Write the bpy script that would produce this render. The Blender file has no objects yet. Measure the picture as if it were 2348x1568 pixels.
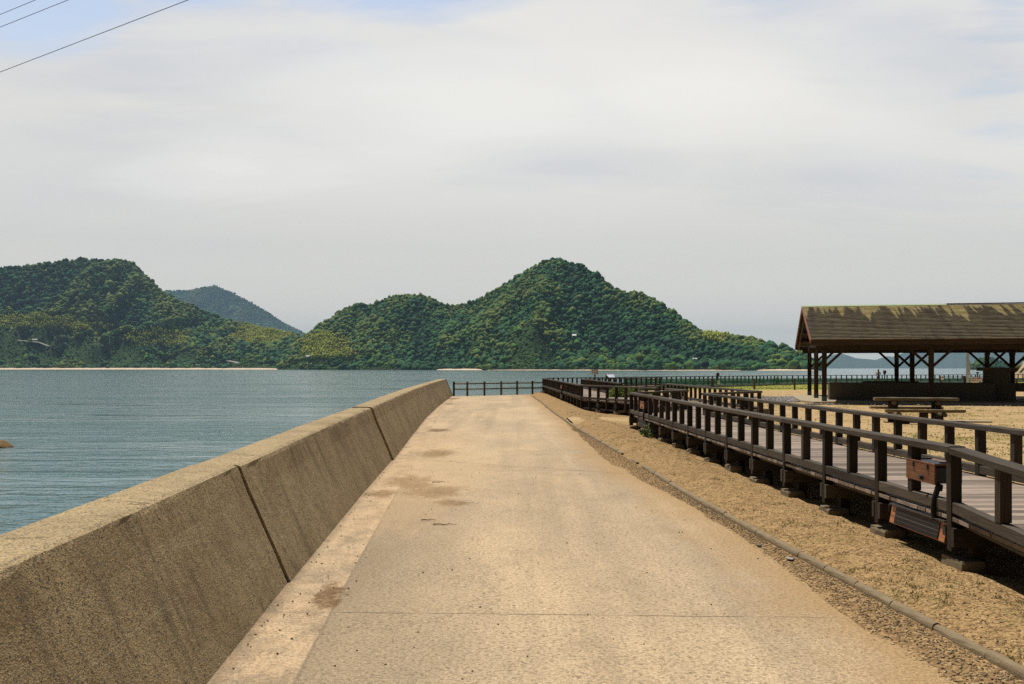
import bpy, bmesh, math, random
import numpy as np
from mathutils import Vector, Matrix, Quaternion
random.seed(7); RNG = np.random.default_rng(11)
F = 2283.0; HC = 1.65; CX = 1174.0; HY = 844.0
scene = bpy.context.scene
COL = scene.collection

# ------------------------------------------------------------------ helpers
def vn(x, y, seed=0):
    x = np.asarray(x, float); y = np.asarray(y, float)
    xi = np.floor(x).astype(np.int64); yi = np.floor(y).astype(np.int64)
    fx = x - xi; fy = y - yi
    fx = fx*fx*(3-2*fx); fy = fy*fy*(3-2*fy)
    def h(a, b):
        n = (a*374761393 + b*668265263 + seed*974634777) & 0x7fffffff
        n = ((n ^ (n >> 13)) * 1274126177) & 0x7fffffff
        n = n ^ (n >> 16)
        return (n & 0xffff)/65535.0
    a = h(xi, yi); b = h(xi+1, yi); c = h(xi, yi+1); d = h(xi+1, yi+1)
    return (a*(1-fx)+b*fx)*(1-fy)+(c*(1-fx)+d*fx)*fy
def fbm(x, y, seed=0, o=4):
    s = 0; a = .5; t = 0
    for i in range(o):
        s = s + a*vn(np.asarray(x)*2**i+13.7*i, np.asarray(y)*2**i+7.1*i, seed+i); t += a; a *= .5
    return s/t

def tag(o, label=None, cat=None, group=None, kind=None):
    if label: o['label'] = label
    if cat: o['category'] = cat
    if group: o['group'] = group
    if kind: o['kind'] = kind
    return o
def thing(name, label, cat, loc=(0,0,0), rz=0, group=None):
    o = bpy.data.objects.new(name, None); COL.objects.link(o)
    o.location = loc; o.rotation_euler = (0,0,rz); o.empty_display_size = .2
    return tag(o, label, cat, group)
def copy_tree(o, parent=None):
    c = o.copy(); COL.objects.link(c)
    if parent is not None: c.parent = parent
    for ch in [k for k in bpy.data.objects if k.parent == o]:
        copy_tree(ch, c)
    return c

class MB:
    """collects shapes; attributes: gc = grain coordinates (along, across, across), rnd = random per piece"""
    def __init__(s): s.v=[]; s.f=[]; s.gc=[]; s.rnd=[]
    def add(s, vs, fs, gcs=None, r=None):
        b = len(s.v); s.v += [tuple(p) for p in vs]
        s.f += [tuple(i+b for i in q) for q in fs]
        if r is None: r = random.random()
        if gcs is None: gcs = vs
        off = r*37.0
        s.gc += [(g[0]+off, g[1]+off*.3, g[2]) for g in gcs]
        s.rnd += [r]*len(vs)
        return s
    def beam(s, p0, p1, w, h, up=(0,0,1), c=.004, r=None, e0=0, e1=0, jit=0):
        p0 = Vector(p0); p1 = Vector(p1); d = (p1-p0); L = d.length; d.normalize()
        up = Vector(up)
        sd = d.cross(up)
        if sd.length < 1e-4: sd = d.cross(Vector((1,0,0)))
        sd.normalize(); u = sd.cross(d).normalized()
        a = w/2; b = h/2; c = min(c, a*.45, b*.45)
        prof = [(-a+c,-b),(a-c,-b),(a,-b+c),(a,b-c),(a-c,b),(-a+c,b),(-a,b-c),(-a,-b+c)]
        vs=[]; g=[]
        for k,(pp,t,e) in enumerate(((p0,0,e0),(p1,L,e1))):
            for (x,y) in prof:
                q = pp + sd*(x+random.uniform(-jit,jit)) + u*(y+random.uniform(-jit,jit)) + d*e*x
                vs.append(q); g.append((t,x,y))
        n=8
        fs=[tuple(range(n-1,-1,-1)), tuple(range(n,2*n))]
        for i in range(n):
            j=(i+1)%n; fs.append((i,j,n+j,n+i))
        return s.add(vs, fs, g, r)
    def box(s, cx, cy, cz, sx, sy, sz, rz=0, r=None, c=.004):
        # length runs along local x
        dx = Vector((math.cos(rz), math.sin(rz), 0))*sx/2; m = Vector((cx,cy,cz))
        return s.beam(m-dx, m+dx, sy, sz, c=c, r=r)
    def tube(s, pts, rad, n=10, r=None, cap=True):
        pts=[Vector(p) for p in pts]; rads = rad if isinstance(rad,(list,tuple)) else [rad]*len(pts)
        vs=[]; g=[]; L=0
        for k,p in enumerate(pts):
            d = (pts[min(k+1,len(pts)-1)]-pts[max(k-1,0)]).normalized()
            ref = Vector((0,0,1)) if abs(d.z)<.9 else Vector((1,0,0))
            a = d.cross(ref).normalized(); b = a.cross(d)
            if k: L += (p-pts[k-1]).length
            for i in range(n):
                t=2*math.pi*i/n
                vs.append(p+a*math.cos(t)*rads[k]+b*math.sin(t)*rads[k]); g.append((L, math.cos(t)*rads[k], math.sin(t)*rads[k]))
        fs=[]
        for k in range(len(pts)-1):
            for i in range(n):
                j=(i+1)%n; fs.append((k*n+i,k*n+j,(k+1)*n+j,(k+1)*n+i))
        if cap:
            fs.append(tuple(range(n-1,-1,-1))); m=(len(pts)-1)*n; fs.append(tuple(range(m,m+n)))
        return s.add(vs,fs,g,r)
    def poly(s, pts, z0, z1, r=None):
        n=len(pts)
        vs=[(x,y,z0) for x,y in pts]+[(x,y,z1) for x,y in pts]
        fs=[tuple(range(n-1,-1,-1)), tuple(range(n,2*n))]+[(i,(i+1)%n,n+(i+1)%n,n+i) for i in range(n)]
        return s.add(vs,fs,None,r)
    def build(s, name, mat, parent=None, smooth=False, label=None):
        me = bpy.data.meshes.new(name); me.from_pydata(s.v, [], s.f); me.update()
        a = me.attributes.new('gc','FLOAT_VECTOR','POINT'); a.data.foreach_set('vector', np.array(s.gc,dtype=np.float32).ravel())
        b = me.attributes.new('rnd','FLOAT','POINT'); b.data.foreach_set('value', np.array(s.rnd,dtype=np.float32))
        bm=bmesh.new(); bm.from_mesh(me); bmesh.ops.recalc_face_normals(bm, faces=bm.faces); bm.to_mesh(me); bm.free()
        if smooth: me.polygons.foreach_set('use_smooth',[True]*len(me.polygons))
        me.materials.append(mat)
        o = bpy.data.objects.new(name, me); COL.objects.link(o)
        if parent is not None: o.parent = parent
        if label: o['label']=label
        return o

def npmesh(name, V, Fc, mat, attrs=None, smooth=False, parent=None):
    """V (n,3), Fc (m,k) arrays"""
    V=np.asarray(V,dtype=np.float32); Fc=np.asarray(Fc,dtype=np.int32)
    me=bpy.data.meshes.new(name); m,k=Fc.shape
    me.vertices.add(len(V)); me.vertices.foreach_set('co',V.ravel())
    me.loops.add(m*k); me.loops.foreach_set('vertex_index',Fc.ravel())
    me.polygons.add(m); me.polygons.foreach_set('loop_start',np.arange(m,dtype=np.int32)*k)
    me.polygons.foreach_set('loop_total',np.full(m,k,dtype=np.int32))
    if smooth: me.polygons.foreach_set('use_smooth',np.ones(m,dtype=bool))
    me.update(calc_edges=True); me.validate()
    for nme,(typ,arr) in (attrs or {}).items():
        arr=np.asarray(arr,dtype=np.float32)
        a=me.attributes.new(nme,typ,'POINT')
        a.data.foreach_set({'FLOAT':'value','FLOAT_VECTOR':'vector','FLOAT_COLOR':'color'}[typ],arr.ravel())
    if mat: me.materials.append(mat)
    o=bpy.data.objects.new(name,me); COL.objects.link(o)
    if parent is not None: o.parent=parent
    return o
def gridfaces(nr,nc):
    i=np.arange(nr-1)[:,None]*nc+np.arange(nc-1)[None,:]
    return np.stack([i,i+1,i+nc+1,i+nc],-1).reshape(-1,4)

_ico={}
def ico(sub):
    if sub not in _ico:
        bm=bmesh.new(); bmesh.ops.create_icosphere(bm,subdivisions=sub,radius=1)
        bm.verts.ensure_lookup_table()
        _ico[sub]=(np.array([v.co[:] for v in bm.verts]),np.array([[v.index for v in f.verts] for f in bm.faces])); bm.free()
    return _ico[sub]
def scatter(name, P, R, mat, sub=1, jit=.25, flat=.85, col=None, parent=None, smooth=False, rot=True):
    """one mesh of many jittered lumps. P (n,3) centres, R (n,) or (n,3) radii"""
    P=np.asarray(P,float); n=len(P); R=np.asarray(R,float)
    if R.ndim==1: R=np.stack([R,R,R*flat],-1)
    v,f=ico(sub); k=len(v)
    J=1+jit*(RNG.random((n,k,1))-.5)*2
    V=v[None]*J
    th=RNG.random(n)*6.283; c,s=np.cos(th)[:,None],np.sin(th)[:,None]
    V=V*R[:,None,:]
    if rot:
        x=V[...,0]*c-V[...,1]*s; y=V[...,0]*s+V[...,1]*c; V=np.stack([x,y,V[...,2]],-1)
    V=V+P[:,None,:]
    Fc=f[None]+(np.arange(n)*k)[:,None,None]
    at={'rnd':('FLOAT',np.repeat(RNG.random(n),k))}
    if col is not None:
        cc=np.repeat(np.asarray(col,float)[:,None,:],k,1)*(1+.12*(RNG.random((n,k,1))-.5)*2)
        at['tint']=('FLOAT_COLOR',np.concatenate([cc,np.ones((n,k,1))],-1))
    return npmesh(name,V.reshape(-1,3),Fc.reshape(-1,3),mat,at,smooth,parent)

# ------------------------------------------------------------------ materials
class NT:
    def __init__(s,name):
        s.m=bpy.data.materials.new(name); s.m.use_nodes=True; s.t=s.m.node_tree
        s.b=s.t.nodes['Principled BSDF']; s.out=s.t.nodes['Material Output']
    def n(s,typ,**kw):
        x=s.t.nodes.new(typ)
        for k,v in kw.items():
            if k in x.inputs.keys() if isinstance(k,str) else False: s.set(x,k,v)
            else: setattr(x,k,v)
        return x
    def set(s,x,k,v):
        i=x.inputs[k]
        if isinstance(v,bpy.types.NodeSocket): s.t.links.new(v,i)
        else:
            if isinstance(v,(tuple,list)) and len(v)==3 and i.type=='RGBA': v=(*v,1)
            i.default_value=v
    def attr(s,name,out='Vector'): return s.n('ShaderNodeAttribute',attribute_name=name).outputs[out]
    def pos(s): return s.n('ShaderNodeNewGeometry').outputs['Position']
    def mapv(s,vec,scale=(1,1,1),loc=(0,0,0),rot=(0,0,0)):
        x=s.n('ShaderNodeMapping'); s.set(x,'Vector',vec); s.set(x,'Scale',scale); s.set(x,'Location',loc); s.set(x,'Rotation',rot); return x.outputs[0]
    def noise(s,vec,scale=5,detail=4,rough=.55,dist=0):
        x=s.n('ShaderNodeTexNoise'); s.set(x,'Vector',vec); s.set(x,'Scale',scale); s.set(x,'Detail',detail); s.set(x,'Roughness',rough); s.set(x,'Distortion',dist); return x.outputs['Fac']
    def voro(s,vec,scale=5,feature='F1',out='Distance',rand=1):
        x=s.n('ShaderNodeTexVoronoi',feature=feature); s.set(x,'Vector',vec); s.set(x,'Scale',scale); s.set(x,'Randomness',rand); return x.outputs[out]
    def ramp(s,fac,stops,interp='LINEAR'):
        x=s.n('ShaderNodeValToRGB'); s.set(x,'Fac',fac); r=x.color_ramp; r.interpolation=interp
        while len(r.elements)<len(stops): r.elements.new(.5)
        for e,(p,c) in zip(r.elements,stops):
            e.position=p; e.color=(c,c,c,1) if isinstance(c,(int,float)) else (*c,1)
        return x.outputs['Color']
    def math(s,op,a,b=None,clamp=False):
        x=s.n('ShaderNodeMath',operation=op,use_clamp=clamp); s.set(x,0,a)
        if b is not None: s.set(x,1,b)
        return x.outputs[0]
    def mix(s,fac,a,b,mode='MIX'):
        x=s.n('ShaderNodeMix',data_type='RGBA',blend_type=mode)
        s.set(x,0,fac); s.set(x,6,a); s.set(x,7,b); return x.outputs[2]
    def sep(s,vec):
        x=s.n('ShaderNodeSeparateXYZ'); s.set(x,0,vec); return x.outputs
    def bump(s,h,strength=.5,dist=.01,normal=None):
        x=s.n('ShaderNodeBump'); s.set(x,'Height',h); s.set(x,'Strength',strength); s.set(x,'Distance',dist)
        if normal is not None: s.set(x,'Normal',normal)
        return x.outputs[0]
    def fin(s,color=None,rough=.8,normal=None,**kw):
        if color is not None: s.set(s.b,'Base Color',color)
        s.set(s.b,'Roughness',rough)
        if normal is not None: s.set(s.b,'Normal',normal)
        for k,v in kw.items(): s.set(s.b,k.replace('_',' '),v)
        return s.m

def m_wood(name, dark, light, fine=1.0, rough=.75, bumpd=.004, streak=.35):
    t=NT(name); g=t.attr('gc'); r=t.attr('rnd','Fac')
    n1=t.noise(t.mapv(g,(1.2*fine,28*fine,28*fine)),3,6,.65)
    n2=t.noise(t.mapv(g,(.8,3,3)),1.3,3)
    n3=t.noise(t.mapv(g,(3*fine,120*fine,120*fine)),2,3,.7)
    c=t.ramp(n1,[(.3,dark),(.62,light)])
    c=t.mix(t.math('MULTIPLY',t.ramp(n2,[(.4,0),(.7,1)]),streak),c,tuple(x*.45 for x in dark))
    rv=t.ramp(r,[(0,.5),(.5,.9),(1,1.4)])
    c=t.mix(1,c,rv,'MULTIPLY')
    c=t.mix(1,c,t.ramp(n3,[(.3,.7),(.6,1.1)]),'MULTIPLY')
    return t.fin(c,rough,t.bump(t.math('ADD',n1,t.math('MULTIPLY',n3,.6)),.7,bumpd),Specular_IOR_Level=.25)

M={}
M['rail']=m_wood('weathered_rail_timber',(.036,.028,.020),(.11,.088,.064))
M['post']=m_wood('dark_post_timber',(.020,.014,.009),(.058,.043,.028))
M['deck']=m_wood('deck_plank_timber',(.16,.122,.092),(.37,.295,.235),fine=.8,streak=.25)
M['pav']=m_wood('pavilion_timber',(.028,.018,.010),(.08,.051,.028))
M['barge']=m_wood('bargeboard_timber',(.12,.045,.028),(.2,.085,.055))
M['log']=m_wood('log_timber',(.09,.068,.04),(.24,.19,.12),fine=.7)
M['fence']=m_wood('fence_timber',(.07,.052,.032),(.17,.13,.085))
M['boxwood']=m_wood('orange_stained_wood',(.24,.085,.036),(.40,.165,.075),fine=.5,rough=.4,streak=.2)

def m_plain(name,col,rough=.6,metal=0,var=.15,scale=20):
    t=NT(name); n=t.noise(t.n('ShaderNodeTexCoord').outputs['Object'],scale,4)
    c=t.mix(1,(*col,),t.ramp(n,[(.25,1-var),(.75,1+var)]),'MULTIPLY')
    t.set(t.b,'Metallic',metal)
    return t.fin(c,rough,t.bump(n,.2,.003))
M['metal']=m_plain('galvanised_metal',(.40,.47,.56),.5,.1)
M['black']=m_plain('black_plastic',(.006,.006,.006),.85)
M['blackmetal']=m_plain('black_painted_metal',(.02,.02,.022),.5)
M['latch']=m_plain('dull_brass',(.12,.09,.06),.4,.7)
M['teal']=m_plain('teal_metal_shoe',(.05,.11,.11),.5,.2)
M['greenpipe']=m_plain('green_coated_pipe',(.03,.10,.055),.5)
M['white']=m_plain('white_painted_board',(.86,.85,.82),.5,0,.06)
M['ink']=m_plain('black_ink',(.02,.02,.02),.6)
M['redink']=m_plain('red_ink',(.62,.03,.03),.6)
M['wire']=m_plain('cable_rubber',(.03,.035,.05),.5)
M['whitewall']=m_plain('pale_wall',(.5,.49,.46),.8)
M['greyroof']=m_plain('grey_roof',(.2,.21,.22),.6)
M['skin']=m_plain('skin',(.62,.42,.32),.6,0,.04)
M['hair']=m_plain('dark_hair',(.02,.014,.01),.6)
M['darkcloth']=m_plain('dark_cloth',(.02,.02,.025),.9)

def m_concrete_wall():
    t=NT('weathered_seawall_concrete'); g=t.attr('gc'); P=t.pos(); s=t.sep(g)
    agg=t.voro(P,115,'F1','Distance'); agc=t.voro(P,115,'F1','Color')
    grain=t.noise(P,70,4,.8); med=t.noise(P,9,5,.6); big=t.noise(P,1.1,4)
    c=t.mix(med,(.33,.25,.135),(.50,.385,.215))
    c=t.mix(t.math('MULTIPLY',t.sep(agc)[0],.55),c,(.68,.50,.27))
    c=t.mix(t.ramp(t.sep(agc)[1],[(.80,0),(.88,.85)]),c,(.12,.11,.10))
    c=t.mix(1,c,t.ramp(grain,[(.3,.55),(.7,1.35)]),'MULTIPLY')
    c=t.mix(t.ramp(big,[(.42,0),(.68,.5)]),c,(.17,.125,.065))
    # run-down streaks on the face (t = distance across profile), grime with its own shape
    st=t.noise(t.mapv(g,(3.2,.35,1)),2.2,6,.7)
    face=t.math('LESS_THAN',s[1],1.0)
    stm=t.math('MULTIPLY',t.math('MULTIPLY',t.ramp(st,[(.5,0),(.64,.62)]),t.ramp(t.noise(P,1.3,3),[(.4,.25),(.6,1)])),face)
    c=t.mix(stm,c,(.085,.07,.05))
    lt=t.math('MULTIPLY',t.ramp(t.noise(t.mapv(g,(7,.5,1),(31,3,0)),2,4),[(.6,0),(.72,.35)]),face)
    c=t.mix(lt,c,(.46,.37,.23))
    # board line half way up
    wob=t.math('ADD',s[1],t.math('MULTIPLY',t.noise(t.mapv(g,(1,0,0)),1.3,3),.03))
    ln=t.math('LESS_THAN',t.math('ABSOLUTE',t.math('SUBTRACT',wob,.50)),.005)
    ln=t.math('MULTIPLY',ln,t.ramp(t.noise(t.mapv(g,(1,0,0),(9,9,9)),.9,2),[(.45,0),(.53,.45)]))
    c=t.mix(ln,c,(.5,.42,.29))
    # fine cracks, pits
    cr=t.voro(t.mapv(P,(1,1,1)),.9,'DISTANCE_TO_EDGE'); 
    crn=t.math('ADD',cr,t.math('MULTIPLY',t.math('SUBTRACT',t.noise(P,3.5,6,.7),.5),.35))
    crm=t.math('MULTIPLY',t.ramp(t.math('ABSOLUTE',crn),[(0,1),(.006,0)]),t.ramp(t.noise(P,.7,2),[(.5,0),(.6,.8)]))
    c=t.mix(crm,c,(.05,.045,.04))
    pit=t.ramp(t.voro(P,26,'F1','Distance'),[(.10,1),(.17,0)])
    pit=t.math('MULTIPLY',pit,t.ramp(t.noise(P,5,3),[(.5,0),(.62,1)]))
    c=t.mix(t.math('MULTIPLY',pit,.8),c,(.06,.055,.05))
    h=t.math('SUBTRACT',t.math('ADD',t.math('MULTIPLY',agg,.9),grain),t.math('MULTIPLY',pit,2.5))
    h=t.math('SUBTRACT',h,t.math('MULTIPLY',crm,2))
    h=t.math('ADD',h,t.math('MULTIPLY',ln,1.2))
    b1=t.bump(h,.85,.006); b2=t.bump(med,.6,.03,b1); b3=t.bump(t.noise(t.mapv(g,(3,.4,1)),2,3),.5,.03,b2)
    return t.fin(c,.9,b3,Specular_IOR_Level=.2)
M['wall']=m_concrete_wall()

def m_concrete(name,a,b,spk=.5):
    t=NT(name); P=t.pos()
    grain=t.noise(P,90,3,.7); med=t.noise(P,6,5)
    c=t.mix(med,a,b); c=t.mix(1,c,t.ramp(grain,[(.25,1-spk*.5),(.75,1+spk*.3)]),'MULTIPLY')
    return t.fin(c,.88,t.bump(t.math('ADD',grain,med),.6,.008),Specular_IOR_Level=.2)
M['footing']=m_concrete('footing_concrete',(.12,.095,.06),(.26,.21,.135))
M['kerb']=m_concrete('edging_concrete',(.18,.135,.08),(.34,.265,.165))
M['slab']=m_concrete('slab_concrete',(.32,.26,.17),(.44,.37,.25))
M['counter']=m_concrete('counter_concrete',(.085,.078,.062),(.14,.13,.10))
M['rockend']=m_concrete('rough_stone',(.15,.12,.085),(.27,.22,.16))
M['joint']=m_plain('joint_filler',(.012,.011,.010),.9)

def blob(t,P,lst,warp):
    """union of soft-edged irregular patches"""
    s=t.sep(P); tot=None
    for (x,y,rx,ry) in lst:
        dx=t.math('DIVIDE',t.math('SUBTRACT',s[0],x),rx); dy=t.math('DIVIDE',t.math('SUBTRACT',s[1],y),ry)
        d=t.math('SQRT',t.math('ADD',t.math('MULTIPLY',dx,dx),t.math('MULTIPLY',dy,dy)))
        v=t.math('SUBTRACT',1.25,d)
        tot=v if tot is None else t.math('MAXIMUM',tot,v)
    return t.ramp(t.math('ADD',tot,warp),[(.25,0),(.75,1)])
def m_path():
    t=NT('sandy_concrete_path'); P=t.pos(); s=t.sep(P)
    e=t.attr('edge','Fac')    # metres inside the right edge
    w=t.attr('wall','Fac')    # metres from the seawall foot
    grain=t.noise(P,110,3,.75); g2=t.noise(P,38,3,.7); med=t.noise(P,5,5,.6); big=t.noise(t.mapv(P,(1,.35,1)),.55,4,.6)
    agc=t.sep(t.voro(P,60,'F1','Color')); ag=t.voro(P,60,'F1','Distance')
    c=t.mix(med,(.33,.26,.165),(.43,.34,.22))
    c=t.mix(t.ramp(big,[(.36,0),(.62,.85)]),c,(.56,.425,.25))
    c=t.mix(t.math('MULTIPLY',agc[0],.4),c,(.62,.49,.31))
    c=t.mix(t.ramp(agc[1],[(.8,0),(.9,.55)]),c,(.17,.125,.08))
    c=t.mix(t.ramp(t.noise(t.mapv(P,(1,.5,1),(5,5,5)),1.7,5,.65),[(.5,0),(.72,.5)]),c,(.28,.215,.135))
    # gutter strip by the wall and the sandy drift on it
    strip=t.math('LESS_THAN',t.math('ADD',w,t.math('MULTIPLY',med,.02)),.43)
    near=t.ramp(t.math('DIVIDE',s[1],30),[(.40,1),(.52,0)])
    sand=t.math('MULTIPLY',strip,t.ramp(t.noise(P,1.6,5,.6),[(.36,0),(.5,1)]))
    c=t.mix(t.math('MULTIPLY',sand,.5),c,(.56,.40,.23))
    gm_=t.ramp(t.noise(t.mapv(P,(1.4,.8,1),(2,8,1)),2.6,6,.7),[(.44,0),(.62,.75)]); c=t.mix(t.math('MULTIPLY',strip,gm_),c,(.27,.21,.135))
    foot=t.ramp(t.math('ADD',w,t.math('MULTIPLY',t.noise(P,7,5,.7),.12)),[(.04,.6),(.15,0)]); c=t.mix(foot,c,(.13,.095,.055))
    ln=t.math('MULTIPLY',t.math('LESS_THAN',t.math('ABSOLUTE',t.math('SUBTRACT',w,.43)),.012),near)
    c=t.mix(t.math('MULTIPLY',ln,.55),c,(.2,.165,.12))
    # darker worn slab panel right of the strip
    pan=t.math('MULTIPLY',t.math('SUBTRACT',1,strip),near)
    pm=t.ramp(t.math('ADD',t.math('DIVIDE',t.math('SUBTRACT',w,.43),3.2),t.math('MULTIPLY',t.math('SUBTRACT',big,.5),.5)),[(.0,.75),(.40,0)])
    c=t.mix(t.math('MULTIPLY',pan,pm),c,(.25,.195,.125))
    cr=t.voro(t.mapv(P,(.8,.45,1)),.55,'DISTANCE_TO_EDGE'); crn=t.math('ABSOLUTE',t.math('ADD',cr,t.math('MULTIPLY',t.math('SUBTRACT',t.noise(P,2.5,6,.7),.5),.28)))
    crm=t.math('MULTIPLY',t.ramp(crn,[(0,1),(.0035,0)]),t.ramp(t.noise(t.mapv(P,(1,1,1),(4,4,4)),.45,2),[(.50,0),(.56,.6)])); c=t.mix(crm,c,(.13,.10,.065))
    lane=t.noise(t.mapv(P,(1.6,.05,1),(9,1,0)),.9,3,.6); c=t.mix(t.ramp(lane,[(.50,0),(.66,.32)]),c,(.25,.195,.125))
    # cross joints
    for yj in (6.7,16.1,26.2,36.4,46.5,-3):
        yy=t.math('ADD',s[1],t.math('MULTIPLY',t.noise(t.mapv(P,(1,.2,1)),1.5,4),.05))
        yy=t.math('ADD',yy,t.math('MULTIPLY',s[0],.045))
        wj=.010 if yj<20 else .03
        j=t.math('LESS_THAN',t.math('ABSOLUTE',t.math('SUBTRACT',yy,yj)),wj)
        j=t.math('MULTIPLY',j,t.ramp(t.noise(P,2.1,3),[(.36,.25),(.5,.85)]))
        c=t.mix(j,c,(.13,.105,.075))
    warp=t.math('MULTIPLY',t.math('SUBTRACT',t.noise(t.mapv(P,(1.2,.8,1)),4.5,6,.7),.5),2.4)
    m=blob(t,P,[(-1.46,19.3,.42,1.2),(-1.5,14.6,.42,.9),(-1.05,13.3,.5,.8),(-.75,12.2,.28,.35),(-1.35,14.0,.3,.6),(-1.96,26.5,.35,.9),(-1.32,7.15,.13,.55),(-3.2,53.8,.45,1.3),(-1.7,13.1,.25,.5),(-2.9,46,.3,.8)],warp)
    c=t.mix(t.math('MULTIPLY',t.math('MULTIPLY',m,t.ramp(t.noise(P,14,5,.8),[(.34,.2),(.52,1)])),.85),c,(.125,.068,.022))
    m2=blob(t,P,[(-1.2,16,1.2,4.5),(-1.6,22,.9,4),(-1.2,12,.7,2.6)],t.math('MULTIPLY',warp,.7))
    c=t.mix(t.math('MULTIPLY',m2,.35),c,(.55,.39,.21))
    # soil washed over the right-hand side
    ev=t.math('SUBTRACT',e,t.math('MULTIPLY',t.math('SUBTRACT',t.noise(t.mapv(P,(1,.5,1)),2.2,6,.65),.5),1.1))
    c=t.mix(t.ramp(ev,[(-.0,.9),(.62,0)]),c,(.37,.25,.12))
    # dark grit
    grit=t.math('MULTIPLY',t.ramp(t.voro(P,34,'F1','Distance'),[(.08,1),(.13,0)]),t.ramp(t.noise(P,2.3,3),[(.5,0),(.62,1)]))
    c=t.mix(t.math('MULTIPLY',grit,.75),c,(.12,.09,.06))
    c=t.mix(1,c,t.ramp(g2,[(.32,.62),(.58,1.12)]),'MULTIPLY')
    c=t.mix(1,c,t.ramp(grain,[(.32,.55),(.68,1.3)]),'MULTIPLY')
    c=t.mix(1,c,(1.15,1.13,1.16),'MULTIPLY')
    hh=t.math('ADD',grain,t.math('MULTIPLY',ag,.6))
    return t.fin(c,.92,t.bump(med,.4,.012,t.bump(hh,.6,.004)),Specular_IOR_Level=.15)
M['path']=m_path()

def m_soil():
    t=NT('sandy_soil'); P=t.pos(); s=t.sep(P)
    k=t.attr('zone','Fac')   # 0 path-side dirt, 1 bank, 2 open yard
    peb=t.voro(P,42,'F1','Distance'); pc=t.sep(t.voro(P,42,'F1','Color')); p2=t.voro(P,90,'F1','Distance')
    grain=t.noise(P,120,3,.7); med=t.noise(P,6,6,.65); big=t.noise(P,.8,4,.6)
    dirt=t.mix(t.ramp(med,[(.35,0),(.65,1)]),(.19,.125,.06),(.36,.245,.125))
    bank=t.mix(t.ramp(med,[(.3,0),(.6,1)]),(.22,.145,.065),(.40,.275,.135))
    yard=t.mix(med,(.46,.335,.185),(.60,.45,.265))
    c=t.mix(t.ramp(k,[(0.28,0),(.42,1)]),dirt,bank)
    c=t.mix(t.ramp(t.math('SUBTRACT',k,1),[(.3,0),(.8,1)]),c,yard)
    kk=t.ramp(t.math('SUBTRACT',k,1),[(.2,1),(.8,.35)])
    c=t.mix(t.math('MULTIPLY',t.ramp(pc[0],[(.45,0),(.95,.7)]),kk),c,(.52,.37,.20))
    c=t.mix(t.math('MULTIPLY',t.ramp(pc[1],[(.7,0),(.85,.8)]),kk),c,(.13,.085,.045))
    # dry grass / moss
    gm=t.ramp(t.noise(P,2.0,6,.75),[(.53,0),(.63,.6)])
    gm=t.math('MULTIPLY',gm,t.ramp(t.noise(P,26,2,.6),[(.45,0),(.6,1)]))
    gm=t.math('MULTIPLY',gm,t.ramp(k,[(.28,0),(.45,1)]))
    c=t.mix(t.math('MULTIPLY',gm,t.ramp(t.math('SUBTRACT',k,1),[(.2,1),(.8,.4)])),c,(.17,.17,.05))
    c=t.mix(t.ramp(big,[(.42,0),(.72,.45)]),c,t.mix(.5,c,(.25,.17,.08)))
    c=t.mix(1,c,t.ramp(grain,[(.3,.58),(.7,1.3)]),'MULTIPLY')
    c=t.mix(t.math('MULTIPLY',t.ramp(t.noise(t.mapv(P,(.5,1.6,1)),.55,5,.7),[(.46,0),(.62,.7)]),t.ramp(t.math('SUBTRACT',k,1),[(.5,0),(.9,1)])),c,(.30,.24,.09))
    c=t.mix(1,c,(1.13,1.07,1.0),'MULTIPLY')
    h=t.math('ADD',t.math('MULTIPLY',peb,-1.2),t.math('ADD',t.math('MULTIPLY',p2,-.5),t.math('MULTIPLY',med,1.5)))
    return t.fin(c,.95,t.bump(t.noise(P,3,4),.5,.05,t.bump(h,.9,.014)),Specular_IOR_Level=.1)
M['soil']=m_soil()
def m_stone():
    t=NT('gravel_stone'); r=t.attr('rnd','Fac'); n=t.noise(t.pos(),60,3)
    c=t.ramp(r,[(0,(.09,.065,.04)),(.35,(.22,.15,.075)),(.75,(.36,.26,.14)),(.95,(.48,.36,.21)),(1,(.58,.52,.42))])
    return t.fin(t.mix(1,c,t.ramp(n,[(.3,.8),(.7,1.15)]),'MULTIPLY'),.9)
M['stone']=m_stone()
def m_gstone():
    t=NT('grey_stone'); r=t.attr('rnd','Fac')
    c=t.ramp(r,[(0,(.07,.07,.068)),(.5,(.20,.19,.18)),(1,(.42,.40,.37))])
    return t.fin(c,.85)
M['gstone']=m_gstone()
def m_leaf(name,a,b,rough=.6):
    t=NT(name); r=t.attr('rnd','Fac')
    c=t.mix(r,a,b)
    tr=t.n('ShaderNodeBsdfTranslucent'); t.set(tr,'Color',c); mx=t.n('ShaderNodeMixShader'); t.set(mx,0,.3)
    m=t.fin(c,rough); t.t.links.new(t.b.outputs[0],mx.inputs[1]); t.t.links.new(tr.outputs[0],mx.inputs[2]); t.t.links.new(mx.outputs[0],t.out.inputs[0])
    return m
M['leaf']=m_leaf('vine_leaf',(.05,.13,.02),(.26,.30,.05))
M['grass']=m_leaf('lawn_grass',(.16,.20,.02),(.34,.33,.05))
M['dry']=m_leaf('dry_grass',(.10,.11,.02),(.26,.22,.06))
M['weed']=m_leaf('weed_leaf',(.03,.08,.015),(.10,.18,.03))
def m_tint(name,rough=.9):
    t=NT(name); a=t.n('ShaderNodeAttribute',attribute_name='tint'); n=t.noise(t.pos(),.35,3,.7)
    c=t.mix(1,a.outputs['Color'],t.ramp(n,[(.35,.72),(.65,1.28)]),'MULTIPLY')
    return t.fin(c,rough,Specular_IOR_Level=.1)
M['forest']=m_tint('forest_canopy')
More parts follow.
